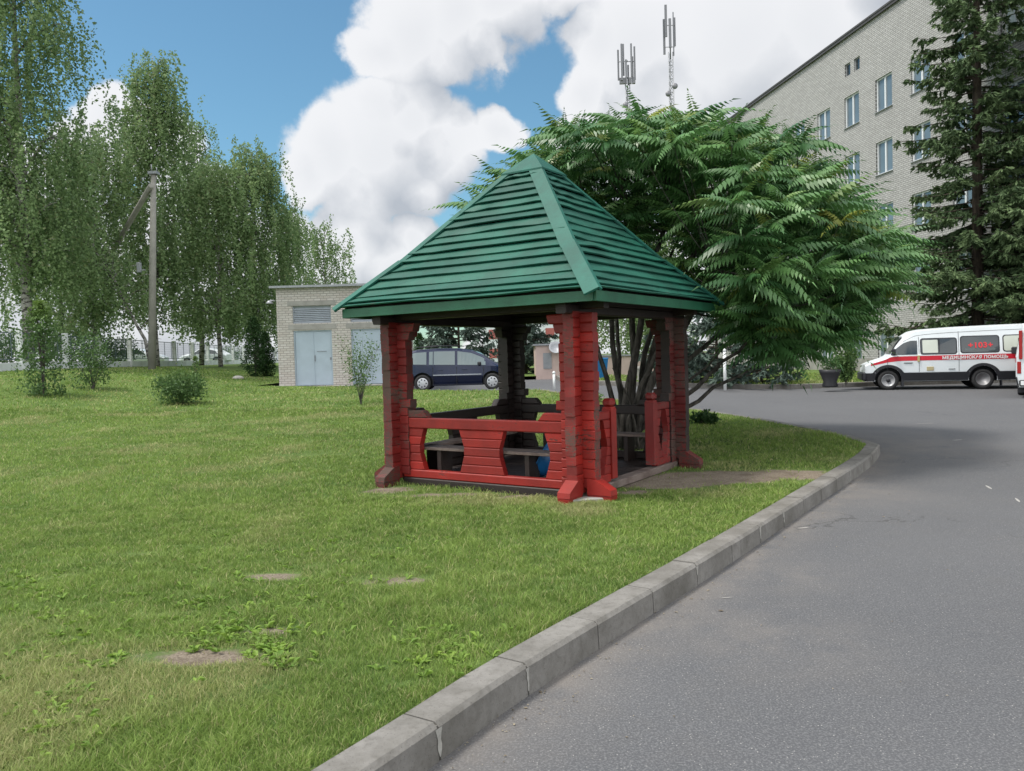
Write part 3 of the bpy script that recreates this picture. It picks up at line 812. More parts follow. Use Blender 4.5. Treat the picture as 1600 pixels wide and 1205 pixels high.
# roof
PROF = [(1.83, 2.235), (1.22, 2.84), (.22, 3.985)]
def prof(s_):
    "s_ metres up the slope -> (h, z, normal)"
    L1 = math.hypot(PROF[0][0]-PROF[1][0], PROF[1][1]-PROF[0][1])
    i = 0 if s_ < L1 else 1; a, b = PROF[i], PROF[i+1]; L = math.hypot(a[0]-b[0], b[1]-a[1]); t = (s_ if i == 0 else s_-L1)/L
    return a[0]+(b[0]-a[0])*t, a[1]+(b[1]-a[1])*t, ((b[1]-a[1])/L, (a[0]-b[0])/L)
LTOT = math.hypot(.61, .605)+math.hypot(1.0, 1.145)
for k in range(4):
    mb = MB(); rot = Matrix.Rotation(k*PI/2, 4, 'Z')
    steps = [0, .06, .17, .31]; r2 = random.Random(20+k)
    while steps[-1] < LTOT-.08: steps.append(steps[-1]+.148+r2.uniform(-.008, .008))
    steps[-1] = LTOT
    for i in range(len(steps)-1):
        s0, s1 = steps[i], min(LTOT, steps[i+1]+.02)
        h0, z0, n0 = prof(s0); h1, z1, n1 = prof(s1)
        lift = .044+r2.uniform(-.005, .007); ln = .010; th = .020
        nseg = 6; vs = []; 
        wob = [r2.uniform(-.010, .010) for _ in range(nseg+1)]
        for q in range(nseg+1):
            u = -1+2*q/nseg
            l2 = lift+wob[q]; dz = wob[-q]*.8
            vs += [(u*h0, -(h0+n0[0]*l2), z0+n0[1]*l2+dz), (u*h1, -(h1+n1[0]*ln), z1+n1[1]*ln),
                   (u*h1, -(h1+n1[0]*(ln-th)), z1+n1[1]*(ln-th)), (u*h0, -(h0+n0[0]*(l2-th)), z0+n0[1]*(l2-th)+dz)]
        fs = []
        for q in range(nseg):
            for a in range(4):
                b = (a+1) % 4; fs.append((q*4+a, q*4+4+a, q*4+4+b, q*4+b))
        fs.append((0, 1, 2, 3)); fs.append(tuple(nseg*4+a for a in (3, 2, 1, 0)))
        fs = [f_ for f_ in fs]
        mb.add(vs, fs, 0, rot)
    rf = mb.build('roof_boarding', [GREEN], gz)
    # inner lining, a little below the boards
    mb = MB(); pts = []
    for (s_) in (0.02, math.hypot(.61, .605), LTOT):
        h, z, n = prof(s_); pts.append((h-n[0]*.03, z-n[1]*.03))
    for (a, b) in zip(pts[:-1], pts[1:]):
        vs = [(-a[0], -a[0], a[1]), (a[0], -a[0], a[1]), (b[0], -b[0], b[1]), (-b[0], -b[0], b[1])]
        vs += [(x, y+.012, z-.012) for x, y, z in vs]
        mb.add(vs, [(0,1,2,3),(7,6,5,4),(0,4,5,1),(1,5,6,2),(2,6,7,3),(3,7,4,0)], 0, rot)
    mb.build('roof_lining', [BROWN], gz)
    # fascia
    mb = MB(); h = 1.80; e = .015
    mb.box((-h+.0, -h-e, 2.12), (h+.0 if k % 2 else h, -h+e, 2.232), 0, rot, c=.003) if k % 2 == 0 else mb.box((-h+e+.002, -h-e+.001, 2.121), (h-e-.002, -h+e, 2.231), 0, rot, c=.003)
    mb.build('fascia', [GREENF], gz)
# hip boards: on each hip one board per adjoining face, in two lengths
def hip(k, w1, w2):
    mb = MB(); rot = Matrix.Rotation(k*PI/2, 4, 'Z')     # hip at corner (-h,-h)
    for fi, wd in ((0, w1), (1, w2)):                  # fi=0: on face y=-h ; fi=1: on face x=-h
        for (s0, s1, lf) in ((-.035, .82, .058), (.80, LTOT, .050)):
            P = []
            ss_ = [s0, (s0+s1)/2, s1] if fi == 0 else [s0, (s0+s1)/2, s1]
            L1 = math.hypot(.61, .605)
            ss_ = sorted(set([s0, s1]+([L1] if s0 < L1 < s1 else [])))
            for s_ in ss_:
                if s_ < 0:
                    h, z, n = prof(0.0001); a = PROF[0]; tt = -s_; h += tt*.71; z -= tt*.70
                else: h, z, n = prof(s_)
                lift = lf
                base = Vector((-h, -(h+n[0]*lift), z+n[1]*lift))
                base.x = -(h+n[0]*lift)
                # inward direction perpendicular to hip inside the face
                up = Vector((h and 1, 1, 1)); 
                hipd = Vector((.61, .61, .605) if s_ < L1 else (1.0, 1.0, 1.145)).normalized()
                nn = Vector((0, -n[0], n[1])); inn = nn.cross(hipd)*-1
                if inn.x < 0: inn = -inn
                inn.normalize()
                P.append((base, base+inn*wd, nn))
            vs = []; fs = []
            for (a, b, nn) in P: vs += [a, b, b-nn*.024, a-nn*.024]
            for q in range(len(P)-1):
                for c_ in range(4): d_ = (c_+1) % 4; fs.append((q*4+c_, q*4+4+c_, q*4+4+d_, q*4+d_))
            fs.append((0, 1, 2, 3)); fs.append(tuple((len(P)-1)*4+c_ for c_ in (3, 2, 1, 0)))
            if fi == 1:
                vs = [Vector((v.y, v.x, v.z)) for v in vs]; fs = [f_[::-1] for f_ in fs]
            mb.add(vs, fs, 0, rot)
    mb.build('hip_board', [GREENT], gz)
hip(0, .05, .165); hip(1, .09, .09); hip(2, .09, .09); hip(3, .09, .09)
mb = MB(); hb = .315; zb = 3.955
vs = [(-hb,-hb,zb),(hb,-hb,zb),(hb,hb,zb),(-hb,hb,zb),(-hb,-hb,zb+.022),(hb,-hb,zb+.022),(hb,hb,zb+.022),(-hb,hb,zb+.022)]
mm = .10
vs += [(-mm,-mm,zb+.215),(mm,-mm,zb+.215),(mm,mm,zb+.215),(-mm,mm,zb+.215),(0,0,zb+.30)]
mb.add(vs, [(3,2,1,0),(0,1,5,4),(1,2,6,5),(2,3,7,6),(3,0,4,7),(4,5,9,8),(5,6,10,9),(6,7,11,10),(7,4,8,11),(8,9,12),(9,10,12),(10,11,12),(11,8,12)])
mb.build('roof_cap', [GREENT], gz)
# floor
mb = MB()
for i in range(18):
    x = -HS+.02+i*.148
    mb.box((x, -HS+.08, .035), (x+.142, HS-.06, .065+rg.uniform(-.002, .002)), c=.004)
mb.build('floorboards', [BROWN], gz)
# benches on three sides
def bench(k, a0, a1):
    mb = MB(); M = side(k)
    for (y0, y1) in ((.06, .20), (.21, .35)): mb.box((a0, y0, .415), (a1, y1, .45), 0, M, c=.004)
    o_ = mb.build('bench_seat', [GREYW], gz)
    for x in (a0+.35, 0, a1-.35): mb = MB(); mb.box((x-.03, .09, .066), (x+.03, .32, .413), 0, M); mb.build('bench_support', [BROWN], o_)
bench(3, -HS+.22, HS-.42); bench(2, -HS+.42, HS-.1); bench(1, -HS+.22, HS-.42)
# blue bowl leaning on the floor
p = GC + dR*(-.62)+dL*(-.35)
p = at(852, 742, 9.55)
mb = MB(); Rr = .19; p = at(842, 742, 9.55)
prof_o = [(.02, -.16), (.09, -.155), (.15, -.11), (.185, -.04), (.195, .0), (.215, .0), (.215, .012), (.188, .012), (.175, -.03), (.14, -.095), (.08, -.13), (.01, -.135)]
mb.lathe(prof_o, 32, 0, Matrix.Translation((0, 0, .225)) @ Matrix.Scale(1.12, 4) @ Matrix.Rotation(R(-62), 4, 'Y') @ Matrix.Rotation(R(0), 4, 'X'))
bb = mb.build('basin', [BLUEP], None, (p.x+.02, p.y, .082+GZ), R(-10))
tag(bb, 'blue plastic basin standing on edge on the gazebo floor', 'basin')

# ------------------------------------------------------------------ vegetation
def bez(a, b, c, n):
    return [a*(1-t)**2+b*2*t*(1-t)+c*t*t for t in [i/n for i in range(n+1)]]
def frond(L, nl, droop, rr, wl=.28):
    "pinnate leaf in local coords: rachis along +x drooping; returns V (n,4,3)"
    V = []
    for i in range(nl):
        t = (i+1.2)/(nl+1); x = L*t; z = -droop*L*t*t
        ll = L*.28*math.sin(PI*min(1, t*.85+.13))**.7*(1-.35*t)
        for sg in (-1, 1):
            ang = R(72-28*t)*sg; d = np.array([math.cos(ang), math.sin(ang), -.75-.6*rr.rand()]); d /= np.linalg.norm(d)
            b = np.array([x, 0, z]); side_ = np.array([-d[1], d[0], 0]); side_ /= np.linalg.norm(side_); w_ = ll*.19
            m1 = b+d*ll*.38; V.append([b, m1+side_*w_+[0, 0, .002], b+d*ll+np.array([0, 0, -.02*ll/.1]), m1-side_*w_])
    t = 1.0; b = np.array([L*.97, 0, -droop*L*.94]); V.append([b, b+[.05*L, .02*L, -.02], b+[.16*L, 0, -.06*L-droop*L*.2], b+[.05*L, -.02*L, -.02]])
    # rachis as thin quad
    return np.array(V)
def rotz(a): c, s = math.cos(a), math.sin(a); return np.array([[c, -s, 0], [s, c, 0], [0, 0, 1]])
def roty(a): c, s = math.cos(a), math.sin(a); return np.array([[c, 0, s], [0, 1, 0], [-s, 0, c]])

def sumac():
    base = gpos(978, 12.9)
    t = empty('sumac_tree', base, 0, label='spreading tree with long feathery leaves growing behind the gazebo', cat='tree')
    rr = np.random.RandomState(4); r_ = random.Random(4)
    # crown outline from the photograph: column -> (top, bottom) pixel
    prof_x = [735, 760, 800, 850, 900, 940, 1000, 1060, 1120, 1180, 1240, 1300, 1350, 1400, 1425]
    top_ = [300, 285, 255, 210, 160, 165, 155, 155, 165, 178, 192, 258, 325, 345, 390]
    bot_ = [340, 400, 420, 440, 450, 460, 470, 475, 510, 575, 582, 545, 500, 450, 410]
    tips = []
    # the crown: layered shell between a near and a far surface
    tries = 0
    while len(tips) < 430 and tries < 90000:
        tries += 1
        px = r_.uniform(738, 1392); tp = np.interp(px, prof_x, top_)+28; bt = np.interp(px, prof_x, bot_)-18
        if bt-tp < 12: continue
        py = r_.uniform(tp, bt)
        cx = 1090; hw = 345; u = (px-cx)/hw; depth = math.sqrt(max(.05, 1-u*u))
        v = (py-tp)/(bt-tp)
        rad = 3.3*depth*(.35+.65*math.sin(PI*min(1, .12+v*.75)))
        if r_.random() < .5: Y = 13.4-rad*r_.uniform(.75, 1.0)
        else: Y = 13.4+rad*r_.uniform(-.7, 1.0)
        p = at(px, py, Y)
        # keep clear of the gazebo roof
        q = Vector((p.x, p.y))-GC; uu, vv = abs(q.dot(dR)), abs(q.dot(dL)); m_ = max(uu, vv)
        if m_ < 2.15 and p.z < 4.4: continue
        if all((p-o_).length > .32 for o_ in tips): tips.append(p)
    # limbs
    limbs = []
    mains = [(1250,300,12.4,.07),(1180,250,13.0,.075),(1090,230,13.4,.075),(1000,230,13.6,.07),(900,270,13.9,.06),(1330,400,12.8,.06),(1230,480,11.6,.06),(1120,420,11.6,.05),(820,330,14.2,.05),(1080,330,14.8,.06),(1200,380,14.8,.06),(1300,500,13.6,.05),(1160,520,12.6,.05),(950,350,15,.05)]
    tr = MB(); nodes_ = []
    for i, (px, py, Y, r0) in enumerate(mains):
        e = at(px, py, Y); off = Vector((r_.uniform(-.10, .16), r_.uniform(-.12, .12), -.1)); b = base+off
        low = Vector((e.x, e.y, 0))-Vector((b.x, b.y, 0))
        mid = b+low*.22+Vector((0, 0, (e.z-b.z)*.62)) if py < 450 else b+low*.35+Vector((0, 0, (e.z-b.z)*.45))
        pts = bez(b, mid, e, 12)
        pts = [p+Vector((r_.uniform(-1, 1), r_.uniform(-1, 1), r_.uniform(-1, 1)))*.035*(1 if 0 < j < 12 else 0) for j, p in enumerate(pts)]
        tr.tube([p-base for p in pts], [r0*(1-.78*j/12) for j in range(13)], 8)
        nodes_ += [(p, r0*(1-.78*j/12)) for j, p in enumerate(pts) if j >= 4]
    for k in range(6):        # thin bare stems near the base
        a = r_.uniform(0, 6.28); b = base+Vector((r_.uniform(-.2, .25), r_.uniform(-.25, .1), -.1)); e = b+Vector((math.cos(a)*.7, math.sin(a)*.5, r_.uniform(1.3, 2.2)))
        tr.tube([p-base for p in bez(b, b+Vector((math.cos(a)*.1, 0, .9)), e, 6)], [.025, .024, .021, .018, .015, .012, .008], 6)
    for tp in tips:
        best = min(nodes_, key=lambda n_: (n_[0]-tp).length+ (0 if n_[0].z < tp.z+.3 else 1.2)); a = best[0]
        m_ = a.lerp(tp, .5)+Vector((0, 0, -.12*(tp-a).length)); pts = bez(a, m_, tp, 4)
        r0 = min(.026, best[1]*.8); tr.tube([p-base for p in pts], [r0, r0*.8, r0*.65, r0*.5, r0*.4], 5, cap=False)
    tr.build('trunk', [BARK], t)
    fr = [frond(1.0, 11, d_, rr) for d_ in (.28, .45, .65, .35, .8)]
    VV = []; CC = []
    for ti, tp in enumerate(tips):
        n = r_.randint(8, 12); a0 = r_.uniform(0, 6.28); young = r_.random()
        tb = r_.uniform(0, .75)
        for j in range(n):
            lvl = j/n
            L = r_.uniform(.5, .8)*(1-.35*(lvl > .75)); F_ = fr[r_.randint(0, 4)]
            az = a0+j*2.4; el = R(8+58*lvl+r_.uniform(-10, 10))-R(12)
            M = rotz(az) @ roty(-el) @ np.diag([L, L, L*1.0])
            roll = r_.uniform(-.4, .4); c_, s_ = math.cos(roll), math.sin(roll)
            M = M @ np.array([[1, 0, 0], [0, c_, -s_], [0, s_, c_]])
            P = F_.reshape(-1, 3) @ M.T + np.array(tp-base)
            VV.append(P); ti_ = np.clip(tb+r_.uniform(-.2, .25), 0, 1); y_ = 1.0*(young > .985 and lvl > .3)*.9+(r_.random() < .02)*.5+.25*(lvl > .7)*r_.random()
            CC.append(np.tile([ti_, y_, 0], (len(P), 1)))
    V = np.concatenate(VV); C = np.concatenate(CC); Q = np.arange(len(V)).reshape(-1, 4)
    fast('crown', V, Q, SUMAC_L, C, t)
sumac()

def birch(px, Y, hgt, crad, seed, label, lean=0.0, nstr=330, low=.12, leaf=.075, base=None, top_narrow=.35, group=None, tone=0.0, dens=1.0):
    b = base or gpos(px, Y); rr = np.random.RandomState(seed); r_ = random.Random(seed)
    t = empty('birch_tree', b, 0, label=label, cat='tree', group=group)
    tr = MB(); top = Vector((lean, 0, hgt)); r0 = .009*hgt+.04
    tp = [Vector((lean*(k/10)**1.3+r_.uniform(-.12, .12)*(k > 0), r_.uniform(-.12, .12)*(k > 0), hgt*k/10-.1*(k == 0))) for k in range(11)]
    tr.tube(tp, [r0*(1-.93*k/10) for k in range(11)], 8)
    starts = []
    nl = int(16+hgt)
    for i in range(nl):
        k = r_.uniform(.16, .95); a = i*2.4+r_.uniform(-.4, .4); p0 = tp[int(k*10)].lerp(tp[min(10, int(k*10)+1)], k*10-int(k*10))
        L = crad*(top_narrow+(1-top_narrow)*math.sin(PI*min(1, (1-k)*.9+.1)))*r_.uniform(.75, 1.15)
        e = p0+Vector((math.cos(a)*L, math.sin(a)*L, L*r_.uniform(.35, .8)))
        e.z = min(e.z, hgt*1.0)
        pts = bez(p0, p0+(e-p0)*.55+Vector((0, 0, L*.35)), e, 6)
        tr.tube(pts, [max(.012, r0*.42*(1-k*.6)*(1-.85*j/6)) for j in range(7)], 5, cap=False)
        starts += [(pts[j].lerp(pts[min(6, j+1)], r_.random()), k) for j in (2, 3, 4, 5, 6, 6)]
    starts += [(tp[j]+Vector((r_.uniform(-.4, .4), r_.uniform(-.4, .4), 0)), .9) for j in (8, 9, 10, 10, 10)]
    tr.build('trunk', [BBARK], t)
    P = []; Tn = []
    for i in range(int(nstr*dens*1.15)):
        if i % 5 < 2:
            s_, k = starts[r_.randint(0, len(starts)-1)]; s_ = s_+Vector((rr.normal()*.45, rr.normal()*.45, rr.normal()*.3))
        else:
            if i % 5 == 2 or i < 5:      # a new bough: several strands hang together
                k = r_.uniform(.12, 1)**.85; a = r_.uniform(0, 6.28); q = (.2+.8*r_.random()**.5)*crad*(top_narrow*.6+(1-top_narrow*.6)*math.sin(PI*min(1, (1-k)*.85+.06)))*1.1
                q *= 1+.38*math.sin(a*2+k*11+seed)*math.cos(k*7+seed*2); bough = Vector((math.cos(a)*q+lean*k, math.sin(a)*q, hgt*k))
            s_ = bough+Vector((rr.normal()*.35, rr.normal()*.35, rr.normal()*.3))
        L = r_.uniform(.8, 3.4)*(.5+.5*min(1, hgt/14)); L = min(L, s_.z-hgt*low-1.1*r_.random())
        if L < .3: continue
        n = max(4, int(L/.055)); u = np.linspace(0, 1, n)
        dx, dy = rr.normal()*.35, rr.normal()*.35
        wob = np.sin(u*rr.uniform(2, 5)+rr.uniform(0, 6))*.07
        x = s_.x+dx*np.sqrt(u)+wob; y = s_.y+dy*np.sqrt(u); z = s_.z+.25*u*(1-u)*2-L*u**1.15
        pp = np.stack([x, y, z], 1)+rr.normal(size=(n, 3))*np.array([.07, .07, .04])
        P.append(pp); Tn.append(np.full(n, rr.rand()*.55+.1)+rr.rand(n)*.35)
    P = np.concatenate(P); Tn = np.clip(np.concatenate(Tn)+tone, 0, 1); n = len(P)
    a = rr.randn(n, 3); a[:, 2] -= .8; a /= np.linalg.norm(a, axis=1)[:, None]; c = rr.randn(n, 3); c -= (c*a).sum(1)[:, None]*a; c /= np.linalg.norm(c, axis=1)[:, None]
    s = leaf*1.45*(.6+.8*rr.rand(n))[:, None]
    V = np.stack([P, P+a*s*.5+c*s*.42, P+a*s*1.1, P+a*s*.5-c*s*.42], 1).reshape(-1, 3)
    C = np.repeat(np.stack([Tn, (rr.rand(n) < .06)*.5, Tn*0], 1), 4, 0)
    fast('crown', V, np.arange(len(V)).reshape(-1, 4), BIRCH_L, C, t)
    return t
BG = 'birches along the fence'
birch(46, 36.5, 23.5, 2.7, 1, 'tallest weeping birch filling the top left corner of the photo', 0.2, 1700, .13, .085)
birch(-50, 38, 21, 3.0, 2, 'weeping birch cut off by the left edge of the photo', 0, 520, .1, .085)
birch(150, 43, 13.2, 2.2, 3, 'drooping birch just left of the concrete pole', .3, 640, .10, .09)
birch(245, 47, 18.2, 1.9, 4, 'tall birch rising straight behind the concrete pole', .6, 820, .10, .095)
birch(315, 56, 17.6, 1.9, 5, 'thin topped birch between the pole and the broad birch', -.2, 420, .12, .10, dens=.8)
birch(345, 50, 13.0, 2.6, 6, 'broad birch right of the pole, brownish green', .3, 800, .10, .095, tone=.1)
birch(402, 53, 14.6, 2.3, 7, 'birch with a ragged top just left of the brick building', .5, 780, .08, .095)
birch(458, 58, 11.6, 1.6, 8, 'narrow birch at the corner of the small brick building', 0, 380, .06, .09)
birch(510, 66, 11.6, 2.6, 9, 'low airy birch showing above the brick building roof', .2, 360, .1, .10, dens=.8)
birch(238, 41, 7.5, 1.5, 10, 'leaning birch trunk behind the fence beside the pole', -3.4, 190, .30, .085)
birch(100, 52, 11.5, 3.6, 31, 'dense lower birch in the gap behind the tallest birch', .2, 560, .10, .10)
birch(962, 44, 7.6, 2.8, 12, 'light green weeping tree behind the feathery leaved tree', 0, 420, .08, .085, tone=.25)
birch(1015, 46, 7.8, 2.8, 13, 'second weeping tree seen through the right gazebo opening', 0, 380, .08, .085, tone=.25)

def bush(name, b, hgt, rad, n, mats, label, cat, seed, leaf=.06, shape='round', stems=9, group=None, tone=0, tipy=0.0):
    rr = np.random.RandomState(seed); r_ = random.Random(seed)
    t = empty(name, b, 0, label=label, cat=cat, group=group); st = MB(); P = []
    ends = []
    for i in range(stems):
        a = i*2.4+r_.uniform(-.3, .3); k = r_.uniform(.25, 1)
        if shape == 'round': e = Vector((math.cos(a)*rad*k, math.sin(a)*rad*k, hgt*(1-.35*k*k)*r_.uniform(.75, 1)))
        elif shape == 'column': e = Vector((math.cos(a)*rad*k*.5, math.sin(a)*rad*k*.5, hgt*r_.uniform(.45, 1)))
        else: e = Vector((math.cos(a)*rad*k, math.sin(a)*rad*k, hgt*r_.uniform(.55, 1)))
        pts = bez(Vector((0, 0, -.05)), Vector((e.x*.25, e.y*.25, e.z*.5)), e, 6)
        st.tube(pts, [(.009 if shape == 'sparse' else .016)*(1-.8*j/6)*max(.6, hgt/2) for j in range(7)], 5, cap=False); ends.append(pts)
    st.build('trunk' if name.endswith('tree') or name == 'sapling' else 'stem', [BARK], t)
    nn = n
    if shape == 'round':
        d = rr.randn(nn, 3); d /= np.linalg.norm(d, axis=1)[:, None]; rad_ = rr.rand(nn)**.4
        lump = 1+.22*np.sin(d[:, 0]*5+seed)*np.cos(d[:, 1]*4+d[:, 2]*6)
        P = d*(rad_*lump)[:, None]*np.array([rad, rad, hgt*.5])+np.array([0, 0, hgt*.53])
    elif shape == 'column':
        u = rr.rand(nn)**.9; a = rr.rand(nn)*2*PI; rr_ = rad*np.clip(1.15*(1-u)**.75*(.35+1.9*np.sqrt(u)), .05, 1.2)*np.sqrt(rr.rand(nn))*(1+.25*np.sin(a*3+u*14))
        P = np.stack([np.cos(a)*rr_, np.sin(a)*rr_, u*hgt], 1)
    else:
        idx = rr.randint(0, len(ends), nn); PP = []
        for i in range(nn):
            pts = ends[idx[i]]; k = rr.uniform(2, 5.99); q = pts[int(k)].lerp(pts[min(6, int(k)+1)], k-int(k)); PP.append(q)
        P = np.array(PP)+rr.randn(nn, 3)*np.array([.10, .10, .10])*hgt/1.6
    # cluster leaves into clumps
    if shape != 'sparse':
        cl = P[rr.randint(0, nn, max(20, nn//26))]; own = cl[rr.randint(0, len(cl), nn)]
        P = np.where(rr.rand(nn)[:, None] < .7, own+rr.randn(nn, 3)*rad*.12, P)
    P[:, 2] = np.maximum(P[:, 2], .03)
    a = rr.randn(nn, 3); a /= np.linalg.norm(a, axis=1)[:, None]; c = rr.randn(nn, 3); c -= (c*a).sum(1)[:, None]*a; c /= np.linalg.norm(c, axis=1)[:, None]
    s = leaf*(.6+.8*rr.rand(nn))[:, None]
    V = np.stack([P, P+a*s*.5+c*s*.35, P+a*s*1.15, P+a*s*.5-c*s*.35], 1).reshape(-1, 3)
    tn = np.clip(rr.rand(nn)*.8+tone, 0, 1); yl = np.clip((P[:, 2]/hgt-.72)*2.5, 0, 1)*tipy
    C = np.repeat(np.stack([tn, yl, tn*0], 1), 4, 0)
    fast('foliage' if 'stem' in [c_.name.split('.')[0] for c_ in t.children] else 'crown', V, np.arange(len(V)).reshape(-1, 4), mats, C, t)
    return t
p = gnd(68, 618); bush('young_tree', p, (618-474)*p.y/F, .62, 4200, BUSH_L, 'young bushy tree with a yellow green top in front of the fence', 'tree', 21, .075, 'column', tipy=.8, stems=14)
o_ = gnd(100, 612); bush('shrub', o_+Vector((.3, 1.2, 0)), (612-520)*o_.y/F, .75, 1900, BUSH_L, 'leafy shrub leaning right beside the young bushy tree', 'shrub', 22, .075)
p = gnd(285, 631); bush('shrub', p, (631-580)*p.y/F, 40*p.y/F, 4600, BUSH_L, 'round low green shrub alone on the left lawn', 'shrub', 23, .06, tipy=.3)
o_ = gnd(308, 620); bush('shrub', o_, (620-558)*o_.y/F, .18, 600, BUSH_L, 'slim yellow tipped shoot growing out of the round lawn shrub', 'shrub', 24, .06, 'column', tipy=.9)
p = gnd(564, 632); bush('sapling', p, (632-518)*p.y/F, 42*p.y/F, 1500, BUSH_L, 'sparse grey green sapling in front of the small brick building', 'sapling', 25, .05, 'sparse', 12, tone=.15)
for px, Y, ty, r_w, sd_, lb in ((399, 40, 497, .48, 26, 'taller dark thuja of the two left of the brick building'), (416, 41, 520, .42, 27, 'shorter dark thuja of the two left of the brick building'), (657, 52, 522, .5, 28, 'narrow thuja seen above the rear of the blue car')):
    b = gpos(px, Y); tp_ = at(px, ty, Y)
    bush('thuja', b, tp_.z-b.z, r_w, 5200, THUJA_L, lb, 'thuja', sd_, .075, 'column', 10)
p = gnd(1093, 662); bush('plant', p, .22, .30, 520, THUJA_L, 'low dark leafy plant on the grass right of the gazebo', 'plant', 29, .07, stems=6)
b = gpos(1322, 28.6); bush('shrub', b, at(1322, 540, 28.6).z-b.z, .55, 3200, BUSH_L, 'yellow green upright shrub beside the black planter', 'shrub', 30, .08, 'sparse', 16, tone=.1, tipy=.5)
p = gnd(925, 628); bush('plant', p, .25, .4, 500, BUSH_L, 'bright low plant at the lawn edge behind the front post', 'plant', 31, .06, stems=6, tone=.4)
for i, (px, Y, ty, rd, lb) in enumerate([(15, 44, 515, 2.0, 'round green shrub behind the fence at the left edge'), (105, 50, 515, 2.4, 'green shrub behind the fence right of the young tree'), (176, 54, 528, 1.9, 'dark shrub framed by fence posts left of the pole'), (350, 84, 545, 2.4, 'low shrub far behind the fence near the end')]):
    b = gpos(px, Y); bush('shrub', b, max(1.0, at(px, ty, Y).z-b.z), rd, 3200, BUSH_L, lb, 'shrub', 40+i, .12)

def spruce(px, Y, hgt, rad, seed, label, m, dens=1.0, low=.04, base=None, droop=.35, nw=None, curve=.8, gap=1.0, tw=1.0):
    b = base or gpos(px, Y); rr = np.random.RandomState(seed); r_ = random.Random(seed)
    t = empty('spruce_tree', b, 0, label=label, cat='tree')
    tr = MB(); tr.tube([(0, 0, -.1), (0.02, 0, hgt*.5), (0, 0, hgt*.98)], [.009*hgt+.04, .006*hgt+.02, .012], 9)
    P = []; D = []
    nw = nw or int(hgt/.42); VV = []; TT = []; tot = 0
    for w_ in range(nw):
        k = low+(1-low)*(w_+.5)/nw; z = k*hgt; R0 = rad*(1-k)**curve+.12; nb = int((5+3*(1-k))*gap)+1
        for j in range(nb):
            a = r_.uniform(0, 2*PI); L = R0*r_.uniform(.6, 1.1); dr = droop*r_.uniform(.6, 1.3)*(1-.5*k)
            zz = z+r_.uniform(-.2, .2)
            n = 8; u = np.linspace(0, 1, n+1); bx = np.stack([u*L, u*0, zz+.10*L*u-dr*L*u**1.2+.18*L*u**3], 1)
            ca, sa = math.cos(a), math.sin(a)
            pts = np.stack([bx[:, 0]*ca, bx[:, 0]*sa, bx[:, 2]], 1)
            tr.tube([tuple(q) for q in pts[::2]], [.012+.02*L/3*(1-i/4) for i in range(5)], 4, cap=False)
            # side twigs
            nt_ = max(4, int(L/.16*dens))
            tn0 = rr.rand()*.35
            for q in range(nt_):
                uu = rr.uniform(.15, 1)**.8; i0 = min(n-1, int(uu*n)); pb = pts[i0]+(pts[i0+1]-pts[i0])*(uu*n-i0)
                sg = 1 if q % 2 else -1; ll = (.16+.34*L*(1-uu*.75)*.42)*rr.uniform(.7, 1.2)
                sd2 = np.array([-sa*sg, ca*sg, 0])*.85+np.array([ca, sa, 0])*.5+np.array([0, 0, -.35-.35*rr.rand()])
                sd2 /= np.linalg.norm(sd2)
                m_ = max(3, int(ll/.07)); 
                for s_ in range(m_):
                    f_ = (s_+.3)/m_; c_ = pb+sd2*ll*f_+rr.randn(3)*.02+np.array([0, 0, -.10*ll*f_*f_])
                    VV.append(c_); TT.append(np.concatenate([sd2, [tn0+.35*f_+.25*uu+rr.uniform(-.1, .2)]]))
    tr.build('trunk', [SBARK], t)
    P = np.array(VV); D = np.array(TT); n = len(P); tn = np.clip(D[:, 3], 0, 1); D = D[:, :3]
    # each clump: 2 narrow blades of needles, random roll
    out = []; C = []
    for rep in range(3):
        d = D+rr.randn(n, 3)*.45; d[:, 2] -= .15; d /= np.linalg.norm(d, axis=1)[:, None]; c = rr.randn(n, 3); c -= (c*d).sum(1)[:, None]*d; c /= np.linalg.norm(c, axis=1)[:, None]
        l = (.15*tw*(.7+.6*rr.rand(n)))[:, None]; w2 = (.022*tw*(.7+.6*rr.rand(n)))[:, None]
        o1 = P-d*l*.25
        out.append(np.stack([o1, o1+d*l*.45+c*w2, o1+d*l, o1+d*l*.45-c*w2], 1)); C.append(tn+rr.uniform(-.1, .1, n))
    V = np.concatenate(out).reshape(-1, 3); C = np.clip(np.repeat(np.concatenate(C), 4), 0, 1)
    fast('crown', V, np.arange(len(V)).reshape(-1, 4), m, C, t)
    return t
spruce(1528, 32.5, 24, 3.8, 51, 'tall open branched spruce behind the ambulance', SPRUCE_L, 1.5, .08, curve=.7, gap=.85, tw=1.75)
spruce(1665, 31, 21, 4.2, 52, 'spruce at the right edge of the photo, trunk out of frame', SPRUCE_L, 1.5, .08, curve=.65, gap=.85, tw=1.75)
spruce(718, 45, 6.2, 3.0, 53, 'dense blue green spruce behind the blue car', BSPRUCE_L, 1.0, .0, curve=.55, droop=.1, tw=2.0)
spruce(822, 43, 7.2, 2.3, 54, 'blue green spruce behind the dark back post', BSPRUCE_L, 1.0, .0, curve=.6, droop=.1, tw=2.0)
spruce(1120, 31, 4.2, 2.6, 55, 'low blue green spruce left of the white bollard', BSPRUCE_L, 1.1, .0, curve=.5, droop=.1, tw=1.7)
spruce(1190, 31.5, 3.0, 2.0, 56, 'lowest blue spruce right of the white bollard', BSPRUCE_L, 1.1, .0, curve=.5, droop=.1, tw=1.7)
spruce(1052, 30.5, 2.6, 1.6, 57, 'small dark spruce behind the right gazebo post', BSPRUCE_L, 1.0, .0, curve=.5, droop=.1, tw=1.7)

